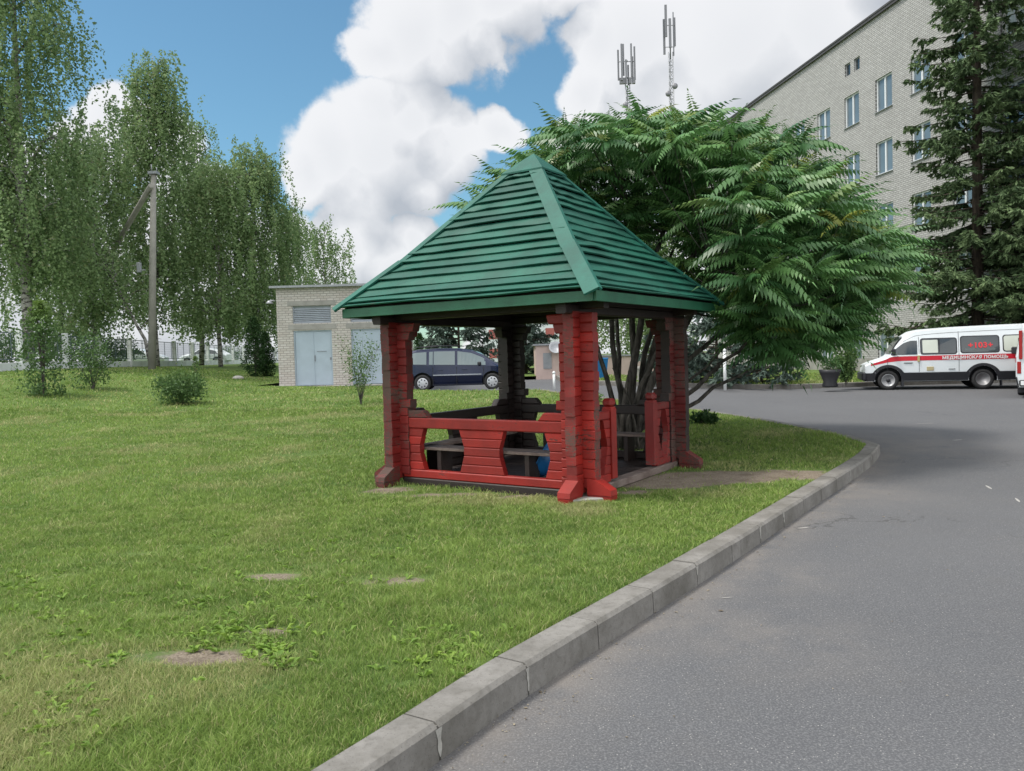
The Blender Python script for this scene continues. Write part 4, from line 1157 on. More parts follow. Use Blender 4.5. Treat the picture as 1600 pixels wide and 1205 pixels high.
# ------------------------------------------------------------------ hospital
def hospital():
    ux, uy = -.141, .990; P0 = Vector((19.72, 42.0))        # facade passes here
    ang = math.atan2(uy, ux)                                # local x runs away from the camera along the facade
    z0 = .55
    t = empty('hospital_building', (P0.x, P0.y, 0), ang, label='five storey grey brick hospital with white framed windows', cat='building')
    # local: x along facade (far), facade plane y=0, outside is +y? outside must face the road (towards -X world)
    # local y = rot90(x) = (-uy, ux) = (-.99,-.14): pointing to -X world => outside is +y
    xs0, xs1 = -22.0, 24.0; zt = 19.0; cols = [-12.0, -9.0, -6.0, -3.0, 0, 2.55, 5.6, 8.6, 11.6, 14.6, 17.6, 20.6]
    ww_, rows = 1.42, [(.70, 2.45), (4.0, 5.72), (7.3, 9.02), (10.6, 12.32), (13.9, 15.62)]
    cols = [(-12.2, 1.42), (-9.1, 1.42), (-6.0, 1.42), (-3.0, 1.42), (-1.4, 1.42), (1.0+.0, 1.35)]
    # window left edges measured from the photo, as distance along the facade
    def along(px, py):
        r_ = ray(px, py); k = r_.x/r_.y         # X = k*Y ; P0 + s*(ux,uy)
        return (P0.x-k*P0.y)/(k*uy-ux)
    e = [along(1277, 190), along(1323, 165), along(1366, 135), along(1423, 100)]
    L = [e[3], e[2], e[1], e[0]]; st = (L[3]-L[0])/3
    starts = [L[0]+st*(i-4) for i in range(0, 12)]
    holes = []
    for s_ in starts:
        for (a, b) in rows:
            holes.append((s_-1.42, s_, a, b))
    va = along(1320, 112); vents = [(va-.55, va, 16.75, 17.45), (va-1.45, va-.9, 16.75, 17.45)]
    # wall as a grid of cells with the holes left open
    X = sorted({xs0, xs1}|{h[0] for h in holes}|{h[1] for h in holes}|{v[0] for v in vents}|{v[1] for v in vents})
    Z = sorted({z0-1, zt}|{h[2] for h in holes}|{h[3] for h in holes}|{v[2] for v in vents}|{v[3] for v in vents})
    hs = holes+vents; mb = MB()
    for i in range(len(X)-1):
        for j in range(len(Z)-1):
            cx, cz = (X[i]+X[i+1])/2, (Z[j]+Z[j+1])/2
            if any(h[0] < cx < h[1] and h[2] < cz < h[3] for h in hs): continue
            mb.add([(X[i], 0, Z[j]), (X[i+1], 0, Z[j]), (X[i+1], 0, Z[j+1]), (X[i], 0, Z[j+1])], [(3, 2, 1, 0)])
    dp = .16
    for (a, b, c, d) in hs:
        mb.add([(a,0,c),(b,0,c),(b,0,d),(a,0,d),(a,-dp,c),(b,-dp,c),(b,-dp,d),(a,-dp,d)], [(0,1,5,4),(1,2,6,5),(2,3,7,6),(3,0,4,7)])
    mb.add([(xs0,0,z0-1),(xs1,0,z0-1),(xs1,0,zt),(xs0,0,zt),(xs0,-14,z0-1),(xs1,-14,z0-1),(xs1,-14,zt),(xs0,-14,zt)], [(0,3,7,4),(1,5,6,2),(4,7,6,5),(3,2,6,7)])
    mb.build('wall', [BR_GREY], t)
    mb = MB(); mb.box((xs0-.2, -.5, zt), (xs1+.2, .16, zt+.10)); mb.box((xs0-.2, .05, zt-.14), (xs1+.2, .13, zt-.003))
    mb.build('roof_edge', [DARKM], t)
    mb = MB(); mb.box((xs0, .003, z0-1), (xs1, .06, z0+.35)); mb.build('plinth', [CONC], t)
    k = 0; r_ = random.Random(2)
    for (a, b, c, d) in holes:
        fw = .075
        fb = MB(); y0, y1 = -dp+.0, -dp+.07
        fb.box((a+.002, y0, c+.002), (a+fw, y1, d-.002)); fb.box((b-fw, y0, c+.002), (b-.002, y1, d-.002)); fb.box((a+fw, y0, c+.002), (b-fw, y1, c+fw)); fb.box((a+fw, y0, d-fw), (b-fw, y1, d-.002))
        m_ = (a+b)/2+(.12 if r_.random() < .5 else -.12)*0+.0
        fb.box((m_-.055, y0, c+fw), (m_+.055, y1, d-fw))
        wd = fb.build('window', [WHITEF], t)
        gb = MB(); gb.box((a+fw, -dp-.02, c+fw), (b-fw, -dp+.02, d-fw)); gb.build('glass', [CURTAIN if r_.random() < .12 else GLASS_H], wd)
        sb = MB(); sb.box((a-.05, -dp+.07, c-.03), (b+.05, .07, c-.002)); sb.build('sill', [SILL], wd)
    for (a, b, c, d) in vents:
        fb = MB(); fb.box((a, -.14, c), (a+.06, -.08, d)); fb.box((b-.06, -.14, c), (b, -.08, d)); fb.box((a+.06, -.14, d-.06), (b-.06, -.08, d)); fb.box((a+.06, -.14, c), (b-.06, -.08, c+.06))
        vv = fb.build('vent_window', [SILL], t); gb = MB(); gb.box((a+.06, -.15, c+.06), (b-.06, -.12, d-.06)); gb.build('glass', [GLASS_D], vv)
hospital()

# ------------------------------------------------------------------ small brick building
def utility():
    x0, x1, y0, zt = BX0, BX1, BY, at(500, 449, BY).z; zb = float(H(-7, BY))-.0
    t = empty('utility_building', ((x0+x1)/2, y0, 0), 0, label='small flat roofed cream brick building with pale blue double doors', cat='building')
    w_ = (x1-x0)/2
    def lx(px): return at(px, 540, y0).x-(x0+x1)/2
    doors = [(lx(459), lx(519)), (lx(549), lx(608))]
    zd = at(490, 516, y0).z; zl0, zl1 = at(490, 505, y0).z, at(490, 478, y0).z
    hs = []
    for a, b in doors: hs += [(a, b, zb, zd), (a, b, zl0, zl1)]
    X = sorted({-w_, w_}|{h[0] for h in hs}|{h[1] for h in hs}); Z = sorted({zb-.5, zt}|{h[2] for h in hs}|{h[3] for h in hs}); mb = MB()
    for i in range(len(X)-1):
        for j in range(len(Z)-1):
            cx, cz = (X[i]+X[i+1])/2, (Z[j]+Z[j+1])/2
            if any(h[0] < cx < h[1] and h[2] < cz < h[3] for h in hs): continue
            mb.add([(X[i],0,Z[j]),(X[i+1],0,Z[j]),(X[i+1],0,Z[j+1]),(X[i],0,Z[j+1])], [(0,1,2,3)])
    for (a, b, c, d) in hs: mb.add([(a,0,c),(b,0,c),(b,0,d),(a,0,d),(a,.12,c),(b,.12,c),(b,.12,d),(a,.12,d)], [(0,4,5,1),(1,5,6,2),(2,6,7,3),(3,7,4,0)])
    mb.add([(-w_,0,zb-.5),(w_,0,zb-.5),(w_,0,zt),(-w_,0,zt),(-w_,5,zb-.5),(w_,5,zb-.5),(w_,5,zt),(-w_,5,zt)], [(0,3,7,4),(1,5,6,2),(4,7,6,5)])
    mb.build('wall', [BR_CREAM], t)
    mb = MB(); mb.box((-w_-.22, -.22, zt), (w_+.22, 5.2, zt+.09)); mb.build('roof', [GALV], t)
    for (a, b) in doors:
        db = MB(); m_ = (a+b)/2
        db.box((a, .05, zb+.03), (a+.05, .12, zd)); db.box((b-.05, .05, zb+.03), (b, .12, zd)); db.box((a+.05, .05, zd-.05), (b-.05, .12, zd))
        d_ = db.build('door', [DOORB], t)
        lb = MB(); lb.box((a+.055, .075, zb+.04), (m_-.006, .11, zd-.055), c=.006); lb.box((m_+.006, .075, zb+.04), (b-.055, .11, zd-.055), c=.006)
        lb.box((m_-.03, .06, zb+.05), (m_+.02, .075, zd-.06)); lb.build('leaf', [DOORB], d_)
        hb_ = MB(); hb_.box((m_+.04, .045, zb+1.05), (m_+.07, .075, zb+1.30)); hb_.box((m_+.15, .06, zb+1.45), (b-.25, .075, zb+1.47)); hb_.box((b-.12, .05, zb+1.1), (b-.06, .075, zb+1.2)); hb_.build('handle', [ANT], d_)
        gb = MB(); gb.box((a, .06, zl0), (b, .11, zl0+.04)); gb.box((a, .06, zl1-.04), (b, .11, zl1)); gb.box((a, .06, zl0+.04), (a+.04, .11, zl1-.04)); gb.box((b-.04, .06, zl0+.04), (b, .11, zl1-.04))
        gb.box((a+.04, .10, zl0+.04), (b-.04, .12, zl1-.04))
        z = zl0+.05
        while z < zl1-.08: gb.add([(a+.04,.055,z),(b-.04,.055,z),(b-.04,.10,z+.06),(a+.04,.10,z+.06),(a+.04,.06,z-.008),(b-.04,.06,z-.008)], [(0,1,2,3),(4,5,1,0)]); z += .075
        gb.build('louvre', [LOUV], t)
        mb = MB(); mb.box((a-.2, -.02, zl1+.02), (b+.2, .003, zl1+.20)); mb.box((a-.2, -.015, zd+.04), (b+.2, .003, zl0-.04)); mb.build('lintel', [CONC], t)
    mb = MB(); mb.tube([(-w_-.02, -.1, zt-.52), (-w_-.22, -.12, zt-.5)], .03, 6); mb.lathe([(.03, .12), (.08, .10), (.16, .0), (.15, -.02)], 12, 0, Matrix.Translation((-w_-.24, -.12, zt-.62)))
    mb.build('wall_lamp', [GALV], t)
    ap = MB(); ap.box((x0-.9, y0-.85, zb-.4), (x1+.15, y0-.002, zb+.025)); ap.build('path', [CONC]); tag(bpy.data.objects['path'], kind='structure')
utility()

# ------------------------------------------------------------------ fence and pole
def fence():
    ys = [34.1+4.28*i-4.28*2 for i in range(20)]
    def P(y): x = -17.3-.115*y; return Vector((x, y, float(H(x, y))))
    a0 = P(ys[0]); t = empty('boundary_fence', a0, 0, label='long low fence of white posts, white base wall and wire panels', cat='fence')
    pn = MB(); bs = MB(); r_ = random.Random(9)
    for i, y in enumerate(ys):
        p = P(y)-a0; pb = MB(); lean = r_.uniform(-.03, .03)
        pb.box((-.13, -.07, -.3), (.13, .07, 1.75), c=.01, M=Matrix.Translation(p) @ Matrix.Rotation(lean, 4, 'Y') @ Matrix.Rotation(-.12, 4, 'Z'))
        pb.build('fence_post', [WHITEC], t)
        if i == len(ys)-1: break
        q = P(ys[i+1])-a0; L = (q-p).length; an = math.atan2((q-p).y, (q-p).x); M = Matrix.Translation(p) @ Matrix.Rotation(an, 4, 'Z') @ Matrix.Rotation(-math.asin((q.z-p.z)/L), 4, 'Y')
        b_ = MB(); b_.box((.10, -.06, -.3), (L-.10, .06, .36), 0, M, c=.01); b_.build('base_panel', [WHITEC], t)
        w_ = MB()
        w_.box((.1, -.012, 1.60), (L-.1, .012, 1.64), 0, M); w_.box((.1, -.012, .48), (L-.1, .012, .52), 0, M)
        for k in range(3): x = L*(k+.5)/3; w_.box((x-.02, -.014, .5), (x+.02, .014, 1.62), 0, M)
        n = 26
        for k in range(1, n): x = .1+(L-.2)*k/n; w_.box((x-.004, -.004, .52), (x+.004, .004, 1.60), 0, M)
        for k in range(1, 7): z = .52+1.08*k/7; w_.box((.1, -.003, z-.004), (L-.1, .003, z+.004), 0, M)
        w_.build('wire_panel', [MESHM], t)
fence()
def pole():
    Y = 39.5; b = gpos(237, Y); t = empty('utility_pole', b, 0, label='grey concrete utility pole with a slanted strut', cat='pole')
    top = at(240, 268, Y)-b
    mb = MB(); mb.tube([(0, 0, -.3), (top.x*.5, 0, top.z*.5), (top.x, 0, top.z)], [.20, .175, .13], 8); mb.build('shaft', [POLEC], t)
    s1 = at(201, 350, Y+3.0)-b; s0 = at(236, 290, Y-.3)-b; d = (s1-s0); k = (s0.z+.2)/(-d.z)
    mb = MB(); mb.tube([s0, s0+d*k], [.13, .19], 6); mb.build('strut', [POLEC], t)
    mb = MB(); z = top.z
    mb.box((top.x-.22, -.2, z-.15), (top.x+.22, .2, z-.02)); mb.tube([(top.x-.1, 0, z), (top.x-.1, 0, z+.35)], .03, 6); mb.tube([(top.x+.15, 0, z-.05), (top.x+.15, 0, z+.2)], .03, 6)
    mb.build('bracket', [GALV], t)
    mb = MB(); mb.box((-.40, -.30, top.z*.49), (-.20, -.12, top.z*.49+.5), c=.02); mb.box((-.198, -.26, top.z*.5), (.0, -.16, top.z*.5+.06)); mb.build('junction_box', [GALV], t)
pole()

# ------------------------------------------------------------------ masts
def mast(px, ytop, Y, label, kind):
    top = at(px, ytop, Y); b = Vector((top.x, Y, .5)); t = empty('antenna_mast', b, 0, label=label, cat='mast', group=None)
    hgt = top.z-b.z; mb = MB(); w_ = .42; hm = hgt-(7 if kind else 6)
    leg = [(-w_, -w_*.6), (w_, -w_*.6), (0, w_)]
    for (x, y) in leg: mb.tube([(x, y, 0), (x*.75, y*.75, hm)], .085, 5)
    z = 0; k = 0
    while z < hm-1:
        for i in range(3):
            a, c = leg[i], leg[(i+1) % 3]; mb.tube([(a[0]*.85, a[1]*.85, z), (c[0]*.85, c[1]*.85, z+1.0)], .04, 4, cap=False); mb.tube([(a[0]*.85, a[1]*.85, z), (c[0]*.85, c[1]*.85, z)], .04, 4, cap=False)
        z += 1.0
    mb.build('lattice', [GALV], t)
    ab = MB(); r_ = random.Random(px)
    if kind:      # tall slim head
        ab.tube([(0, 0, hm-1), (0, 0, hgt-2)], .10, 6)
        for (x, y, z0, z1, s_) in [(-.85, .2, hm-.2, hm+5.0, .16), (-.65, -.3, hm+2.2, hm+6.9, .17), (-.1, -.5, hm+.5, hm+4.8, .18), (.75, .2, hm+1.0, hm+5.2, .12), (.45, -.3, hm-.6, hm+5.8, .07)]: ab.box((x-s_, y-.1, z0), (x+s_, y+.1, z1))
        for z in (hm+.8, hm+4.0): ab.tube([(-.85, 0, z), (.75, 0, z)], .05, 5); ab.tube([(0, -.5, z), (0, .4, z)], .05, 5)
        dz = [hm-5.2, hm-6.3, hm-9.5]; dx = [.45, -.55, -.25]
    else:
        for (x, y, z0, z1) in [(-1.3, .1, hm+.7, hm+5.2), (-.85, -.4, hm+.5, hm+5.9), (-.45, .5, hm+1.5, hm+6.2), (.6, -.4, hm+1.0, hm+5.9), (.85, .2, hm+.5, hm+4.2), (1.15, .0, hm+.7, hm+5.6), (-.2, -.3, hm, hm+3.6), (.2, .3, hm, hm+3)]:
            ab.box((x-.12, y-.1, z0), (x+.12, y+.1, z1))
        for z in (hm+1.0, hm+3.4): ab.tube([(-1.3, 0, z), (1.15, 0, z)], .06, 5); ab.tube([(0, -.5, z), (0, .5, z)], .06, 5)
        for a in (-.95, -.5, .4, .95): ab.box((a-.22, -.25, hm+.1), (a+.22, .2, hm+.9))
        dz = [hm-3.2, hm-4.3]; dx = [-.45, .15]
    ab.build('antenna', [ANT], t)
    for z, x in zip(dz, dx):
        db = MB(); db.lathe([(.05, -.2), (.42, .0), (.42, .22), (.05, .25)], 14, 0, Matrix.Translation((x, -.5, z)) @ Matrix.Rotation(R(90), 4, 'X')); db.build('dish', [ANT], t)
mast(979, 69, 120, 'shorter red and grey lattice mast crowned with upright antennas', 0)
mast(1046, 8, 120, 'taller slim lattice mast with small round dishes', 1)

# ------------------------------------------------------------------ vehicles
def loft(st):
    "stations (x, [(y,z)...half ring from bottom centre to top centre]) -> closed body MB data"
    n = len(st[0][1]); vs = []; fs = []
    for x, ring in st:
        for y, z in ring: vs.append((x, y, z))
        for y, z in ring[-2:0:-1]: vs.append((x, -y, z))
    m = 2*n-2
    for i in range(len(st)-1):
        for k in range(m): fs.append((i*m+k, (i+1)*m+k, (i+1)*m+(k+1) % m, i*m+(k+1) % m))
    fs.append([k for k in range(m)]); fs.append([(len(st)-1)*m+k for k in range(m)][::-1])
    return vs, fs
def carve(o_, cyl):
    "cut wheel wells: cyl list of (x, z, r, ymin, ymax) in object space"
    cut = MB()
    for (x, z, r, y0, y1) in cyl:
        cut.tube([(x, y0, z), (x, y1, z)], r, 28)
    for i in range(len(cut.sm)): cut.sm[i] = False
    me = bpy.data.meshes.new('cutter'); me.from_pydata(cut.v, [], cut.f); me.update()
    o_.data.materials.append(VANB); me.materials.append(VANB); me.materials.append(VANB); me.polygons.foreach_set('material_index', [1]*len(me.polygons))
    import bmesh
    for m_ in (me, o_.data):
        bm = bmesh.new(); bm.from_mesh(m_); bmesh.ops.recalc_face_normals(bm, faces=bm.faces); bm.to_mesh(m_); bm.free()
    co = bpy.data.objects.new('cutter', me); col.objects.link(co)
    co.parent = o_.parent
    md = o_.modifiers.new('b', 'BOOLEAN'); md.operation = 'DIFFERENCE'; md.object = co; md.solver = 'EXACT'
    bpy.context.view_layer.update()
    dg = bpy.context.evaluated_depsgraph_get(); nm = bpy.data.meshes.new_from_object(o_.evaluated_get(dg))
    o_.modifiers.clear(); o_.data = nm
    bpy.data.objects.remove(co)
def wheel(parent, x, y, r, wdt, rim_m, sgn, style):
    mb = MB(); M = Matrix.Translation((x, y, r)) @ Matrix.Rotation(R(90)*(-1 if sgn < 0 else 1)*-1, 4, 'X')
    # local z of lathe points outwards
    h = wdt/2
    mb.lathe([(r*.62, -h), (r*.94, -h), (r, -h*.7), (r, h*.7), (r*.94, h), (r*.66, h*.96), (r*.62, h*.7)], 32, 0, M)
    wh = mb.build('wheel', [RUB], parent)
    rb = MB()
    if style == 'alloy':
        rb.lathe([(r*.1, h*.45), (r*.62, h*.45), (r*.64, h*.8), (r*.60, h*.86)], 32, 1, M)
        rb.lathe([(r*.66, h*.80), (r*.64, h*.93), (r*.56, h*.97), (r*.30, h*1.06), (.01, h*1.08)], 32, 0, M)
        for k in range(7):
            a = k*2*PI/7; rb.lathe([(r*.095, h*.90), (r*.095, h*1.045), (.01, h*1.046)], 10, 1, M @ Matrix.Rotation(a, 4, 'Z') @ Matrix.Translation((r*.44, 0, 0)))
    elif style == 'steel':
        rb.lathe([(.01, h*.5), (r*.45, h*.5), (r*.58, h*.75), (r*.63, h*.98), (r*.65, h*.9)], 32, 0, M)
        for k in range(8):
            a = k*PI/4; rb.lathe([(r*.07, h*.62), (.01, h*.621)], 8, 1, M @ Matrix.Translation((r*.50*math.cos(a), r*.50*math.sin(a), 0)))
        rb.lathe([(r*.22, h*.5), (r*.20, h*1.15), (.01, h*1.15)], 14, 1, M)
        for k in range(6): a = k*PI/3; rb.lathe([(r*.05, h*.5), (r*.05, h*.9), (.005, h*.9)], 6, 0, M @ Matrix.Translation((r*.32*math.cos(a), r*.32*math.sin(a), 0)))
    else:     # deep dish rear wheel
        rb.lathe([(.01, -h*.1), (r*.2, -h*.1), (r*.24, -h*.35), (r*.5, -h*.4), (r*.58, h*.7), (r*.64, h*1.0), (r*.66, h*.9)], 32, 0, M)
        rb.lathe([(r*.18, -h*.3), (r*.16, h*.2), (.01, h*.2)], 14, 1, M)
    rb.build('rim', [rim_m, VANB], wh)

def hring(wb, zb, zs, ws, zr, wr, zt, zm=None, wm=None):
    "half ring: underside, sill, belly, belt, cantrail, roof"
    return [(0, zb), (wb, zb), (wm or ws, zm or (zb+zs)/2), (ws, zs), (wr+(ws-wr)*.12, zr-.06), (wr-.06, zr+.015), (0, zt)]
def panel(mb, pts, f_side, mi=0, out=.004, th=.01):
    "flat-ish polygon on the body side; pts in (x,z), f_side(z)->y ; both faces"
    n = len(pts); vs = [(x, -(f_side(x, z)+out), z) for x, z in pts]+[(x, -(f_side(x, z)+out-th), z) for x, z in pts]
    mb.add(vs, [list(range(n)), list(range(2*n-1, n-1, -1))]+[(i, i+n, (i+1) % n+n, (i+1) % n) for i in range(n)], mi)
def rrect(x0, x1, z0, z1, r=.06, sl=0):
    out = []
    for (cx, cz, a0) in ((x1-r, z1-r, 0), (x0+r, z1-r, 90), (x0+r, z0+r, 180), (x1-r, z0+r, 270)):
        for k in range(5): a = R(a0+k*22.5); out.append((cx+r*math.cos(a), cz+r*math.sin(a)))
    return out[::-1]

def minivan():
    # local x forward (front = +x), origin between the axles; visible side is -y
    wbx = 1.345; r = .32
    prof_ = [  # x, zbottom, zbelt, roof z, halfwidth belt, halfwidth roof
        (-2.10, .42, .95, 1.02, .62, .50), (-2.07, .36, 1.02, 1.42, .74, .58), (-1.98, .26, 1.03, 1.56, .82, .62), (-1.6, .20, 1.02, 1.66, .86, .64), (-.8, .20, .99, 1.70, .87, .66),
        (0, .20, .97, 1.69, .87, .66), (.55, .20, .95, 1.60, .87, .65), (.95, .20, .94, 1.42, .865, .66), (1.3, .20, .93, 1.16, .86, .70), (1.52, .20, .91, 1.02, .85, .72), (1.85, .22, .84, .94, .80, .68), (2.08, .26, .72, .84, .70, .6), (2.17, .34, .60, .70, .58, .48)]
    prof_ = [(a_, b_, c_, c_+(d_-c_)*.90, e_, f_) for (a_, b_, c_, d_, e_, f_) in prof_]
    c = at(718, 606, 31.2); b = Vector((c.x, 31.2, float(H(c.x, 31.2))+RZ+.005))
    t = empty('minivan', b, R(-1), label='dark blue minivan parked on the drive behind the gazebo', cat='car')
    st = [(x, hring(w1-.12, zb, zs, w1, max(zr, zs+.07), wr, max(zr, zs+.07)+.035, (zb+zs)/2, w1+.02)) for (x, zb, zs, zr, w1, wr) in prof_]
    vs, fs = loft(st); mb = MB(); mb.add(vs, fs, 0, None, True); body = mb.build('body', [CARB], t)
    carve(body, [(-wbx, r+.02, r+.075, -1.2, -.55), (wbx, r+.02, r+.075, -1.2, -.55), (-wbx, r+.02, r+.075, .55, 1.2), (wbx, r+.02, r+.075, .55, 1.2)])
    for pl in body.data.polygons: pl.use_smooth = False
    X = [p[0] for p in prof_]
    def side_(x, z):
        zs = np.interp(x, X, [p[2] for p in prof_]); zr = np.interp(x, X, [p[3] for p in prof_]); w1 = np.interp(x, X, [p[4] for p in prof_]); wr = np.interp(x, X, [p[5] for p in prof_]); zr = max(zr, zs+.07)
        w1 += .012; wr += .012
        if z <= zs: return w1+.02*max(0, 1-abs(z-.6)/.4)
        k = (z-zs)/max(.01, (zr-.06-zs)); return w1+(wr+(w1-wr)*.12-w1)*min(1, k)
    def zsr(x): return np.interp(x, X, [max(p[3], p[2]+.07) for p in prof_])-.09
    def zbt(x): return np.interp(x, X, [p[2] for p in prof_])+.03
    for (a, b_) in ((-1.86, -1.18), (-1.08, -.93), (-.90, -.08), (.02, 1.10)):
        mb = MB(); xs = np.linspace(a, b_, 9); up = [(x, max(zbt(x)+.02, zsr(x))) for x in xs]; dn = [(x, zbt(x)) for x in xs]
        if a < -1.5: up[0] = (a+.12, up[0][1]-.02); dn[0] = (a, dn[0][1]+.1)
        for sg in (1, -1):
            mb = MB()
            for i in range(len(xs)-1):
                q = [dn[i], dn[i+1], up[i+1], up[i]]; vv = [(x, -sg*(side_(x, z)+.006), z) for x, z in q]
                mb.add(vv, [(0, 1, 2, 3) if sg > 0 else (3, 2, 1, 0)], 0)
            mb.build('side_window', [GLASS_C], t)
    mb = MB()   # windscreen
    for i in range(6):
        xa, xb_ = .62+i*.14, .62+(i+1)*.14
        def rf(x): return np.interp(x, X, [max(p[3], p[2]+.07) for p in prof_])+.042, np.interp(x, X, [p[5] for p in prof_])-.08
        (za, wa), (zb_, wb_) = rf(xa), rf(xb_)
        if xb_ < 1.5: mb.add([(xa, -wa, za-.02), (xb_, -wb_, zb_-.02), (xb_, 0, zb_+.004), (xa, 0, za+.004), (xb_, wb_, zb_-.02), (xa, wa, za-.02)], [(0, 1, 2, 3), (3, 2, 4, 5)])
    mb.build('windscreen', [GLASS_C], t)
    for sg in (1, -1):
        mb = MB(); mb.box((-.93, -sg*.905-.012, .60), (.93, -sg*.905+.012, .64)); mb.build('trim_strip', [CARTRIM], t)
    for x in (-.94, -.02, 1.02): mb = MB(); mb.box((x-.006, -.897, .26), (x+.006, -.80, .93)); mb.build('door_gap', [VANB], t)
    mb = MB(); mb.box((-.95, -.90, .235), (1.0, -.86, .25)); mb.build('sill_strip', [VANB], t)
    for x in (-.75, .18):
        mb = MB(); mb.box((x, -.915, .80), (x+.2, -.875, .83), c=.008); mb.build('door_handle', [CARB], t)
    for sg in (-1, 1):
        mb = MB(); mb.box((.80, sg*1.03-.07, .96), (.95, sg*1.03+.07, 1.10), c=.03); mb.box((.86, sg*.92-.07, .98), (.92, sg*.92+.07, 1.02)); mb.build('wing_mirror', [VANB], t)
        mb = MB(); mb.box((-2.10, sg*.66-.10, .80), (-1.96, sg*.66+.10, 1.18), c=.02); mb.build('tail_light', [REDL], t)
        mb = MB(); mb.box((1.86, sg*.62-.12, .66), (2.10, sg*.62+.12, .80), c=.03); mb.build('headlight', [GLASS_C], t)
        mb = MB(); mb.tube([(-1.6, sg*.60, 1.71), (-.8, sg*.62, 1.76), (.2, sg*.62, 1.73)], .015, 6); mb.build('roof_rail', [VANB], t)
        for x in (-wbx, wbx): wheel(t, x, sg*.80, r, .20, RIM, sg, 'alloy')
minivan()

def van(name, loc, rz, label, text=True, flip=False):
    # local x backwards (front = 0 side negative), visible side -y ; origin at ground below the front axle
    t = empty(name, loc, rz, label=label, cat='ambulance')
    prof_ = [(-.78, .36, .60, .66, .80, .76), (-.74, .30, .84, .90, .90, .84), (-.55, .30, .94, .985, .95, .84), (-.1, .30, 1.08, 1.14, .98, .80), (.06, .30, 1.16, 1.23, .985, .76), (.30, .30, 1.2, 1.62, .99, .74), (.50, .30, 1.2, 1.88, .99, .76), (.75, .30, 1.2, 2.04, .99, .78),
             (1.05, .30, 1.2, 2.10, .99, .80), (2.0, .30, 1.2, 2.15, .99, .81), (3.4, .30, 1.2, 2.18, .99, .81), (4.40, .30, 1.2, 2.19, .99, .81), (4.52, .30, 1.2, 2.14, .97, .78), (4.56, .34, 1.2, 2.0, .93, .74)]
    X = [p[0] for p in prof_]
    st = [(x, [(0, zb), (w1-.06, zb), (w1, .62), (w1, zs), (wr+(w1-wr)*.30, zs+(zr-zs)*.72), (wr+.02, zr-.05), (wr*.75, zr-.005), (0, zr+.02)]) for (x, zb, zs, zr, w1, wr) in prof_]
    vs, fs = loft(st); mb = MB(); mb.add(vs, fs, 0, None, False); body = mb.build('body', [VANW], t)
    r = .34; wh = [(0, r), (2.95, r)]
    carve(body, [(x, r+.03, r+.09, -1.2, -.55) for x, _ in wh]+[(x, r+.03, r+.09, .55, 1.2) for x, _ in wh])
    def side_(x, z):
        zs = np.interp(x, X, [p[2] for p in prof_]); zr = np.interp(x, X, [p[3] for p in prof_]); w1 = np.interp(x, X, [p[4] for p in prof_]); wr = np.interp(x, X, [p[5] for p in prof_])
        if z <= zs: return w1-(.06*(.62-z)/.32 if z < .62 else 0)
        z2 = zs+(zr-zs)*.72; k = (z-zs)/max(.02, z2-zs)
        if k < 1: return w1+(wr+(w1-wr)*.30-w1)*k
        return (wr+(w1-wr)*.30)+(wr+.02-(wr+(w1-wr)*.30))*min(1, (z-z2)/max(.02, zr-.05-z2))
    def strip(name_, x0, x1, zf0, zf1, m_, out=.005, th=.012, par=None, n=40):
        xs = np.linspace(x0, x1, n+1)
        for sg in (1, -1):
            mb = MB()
            for a, b_ in zip(xs[:-1], xs[1:]):
                zs_ = [zf0(a), zf0(b_), zf1(b_), zf1(a)]; q = [(a, zs_[0]), (b_, zs_[1]), (b_, zs_[2]), (a, zs_[3])]
                if zs_[3]-zs_[0] < .004 and zs_[2]-zs_[1] < .004: continue
                vv = [(x, -sg*(side_(x, z)+out), z) for x, z in q]; mb.add(vv, [(0, 1, 2, 3) if sg > 0 else (3, 2, 1, 0)])
            mb.build(name_, m_, par or t)
    hoodz = lambda x: np.interp(x, X, [p[2] for p in prof_])
    strip('red_stripe', -.56, 4.52, lambda x: np.interp(x, [-.56, 0, .4, 4.52], [.86, .98, 1.02, 1.02]), lambda x: min(np.interp(x, [-.56, -.1, .10, 4.52], [.925, 1.06, 1.175, 1.195]), hoodz(x)-.01), [VANR])
    # black lower body with wheel arches
    def zlow(x):
        z = .31
        for wx in (0, 2.95):
            d = abs(x-wx)
            if d < r+.09: z = max(z, r+.03+math.sqrt(max(0, (r+.09)**2-d*d)))
        return z
    def zup(x):
        z = .60
        for wx in (0, 2.95):
            d = abs(x-wx)
            if d < r+.24: z = max(z, r+.03+math.sqrt(max(0, (r+.24)**2-d*d))-.06)
        return max(z, zlow(x))
    strip('lower_cladding', -.76, 4.54, zlow, zup, [VANB], .012, n=200)
    # windows
    def win(x0, x1, z0, z1, m_, name_='side_window', rim=True, par=None, out=.006):
        pts = rrect(x0, x1, z0, z1, .07)
        if rim:
            mb = MB(); panel(mb, rrect(x0-.035, x1+.035, z0-.035, z1+.035, .09), side_, 0, .004); f_ = mb.build('window_seal', [VANB], t)
            par = f_
        mb = MB(); panel(mb, pts, side_, 0, .010); return mb.build(name_, m_, par or t)
    win(1.06, 2.14, 1.25, 1.76, [GLASS_D]); mb = MB(); panel(mb, rrect(1.10, 1.58, 1.28, 1.73, .03), side_, 0, .013); mb.build('curtain', [CURTAIN], t)
    mb = MB(); mb.box((1.60, -.985, 1.26), (1.625, -.90, 1.75)); mb.build('window_bar', [VANB], t)
    win(2.30, 3.42, 1.27, 1.80, [GLASS_D]); win(3.58, 4.35, 1.29, 1.80, [CURTAIN])
    # door glass
    strip('door_window', .10, .93, lambda x: 1.235, lambda x: min(1.72, np.interp(x, [.10, .24, .50, .72, .93], [1.27, 1.43, 1.64, 1.72, 1.72])), [GLASS_D], .012, n=30)
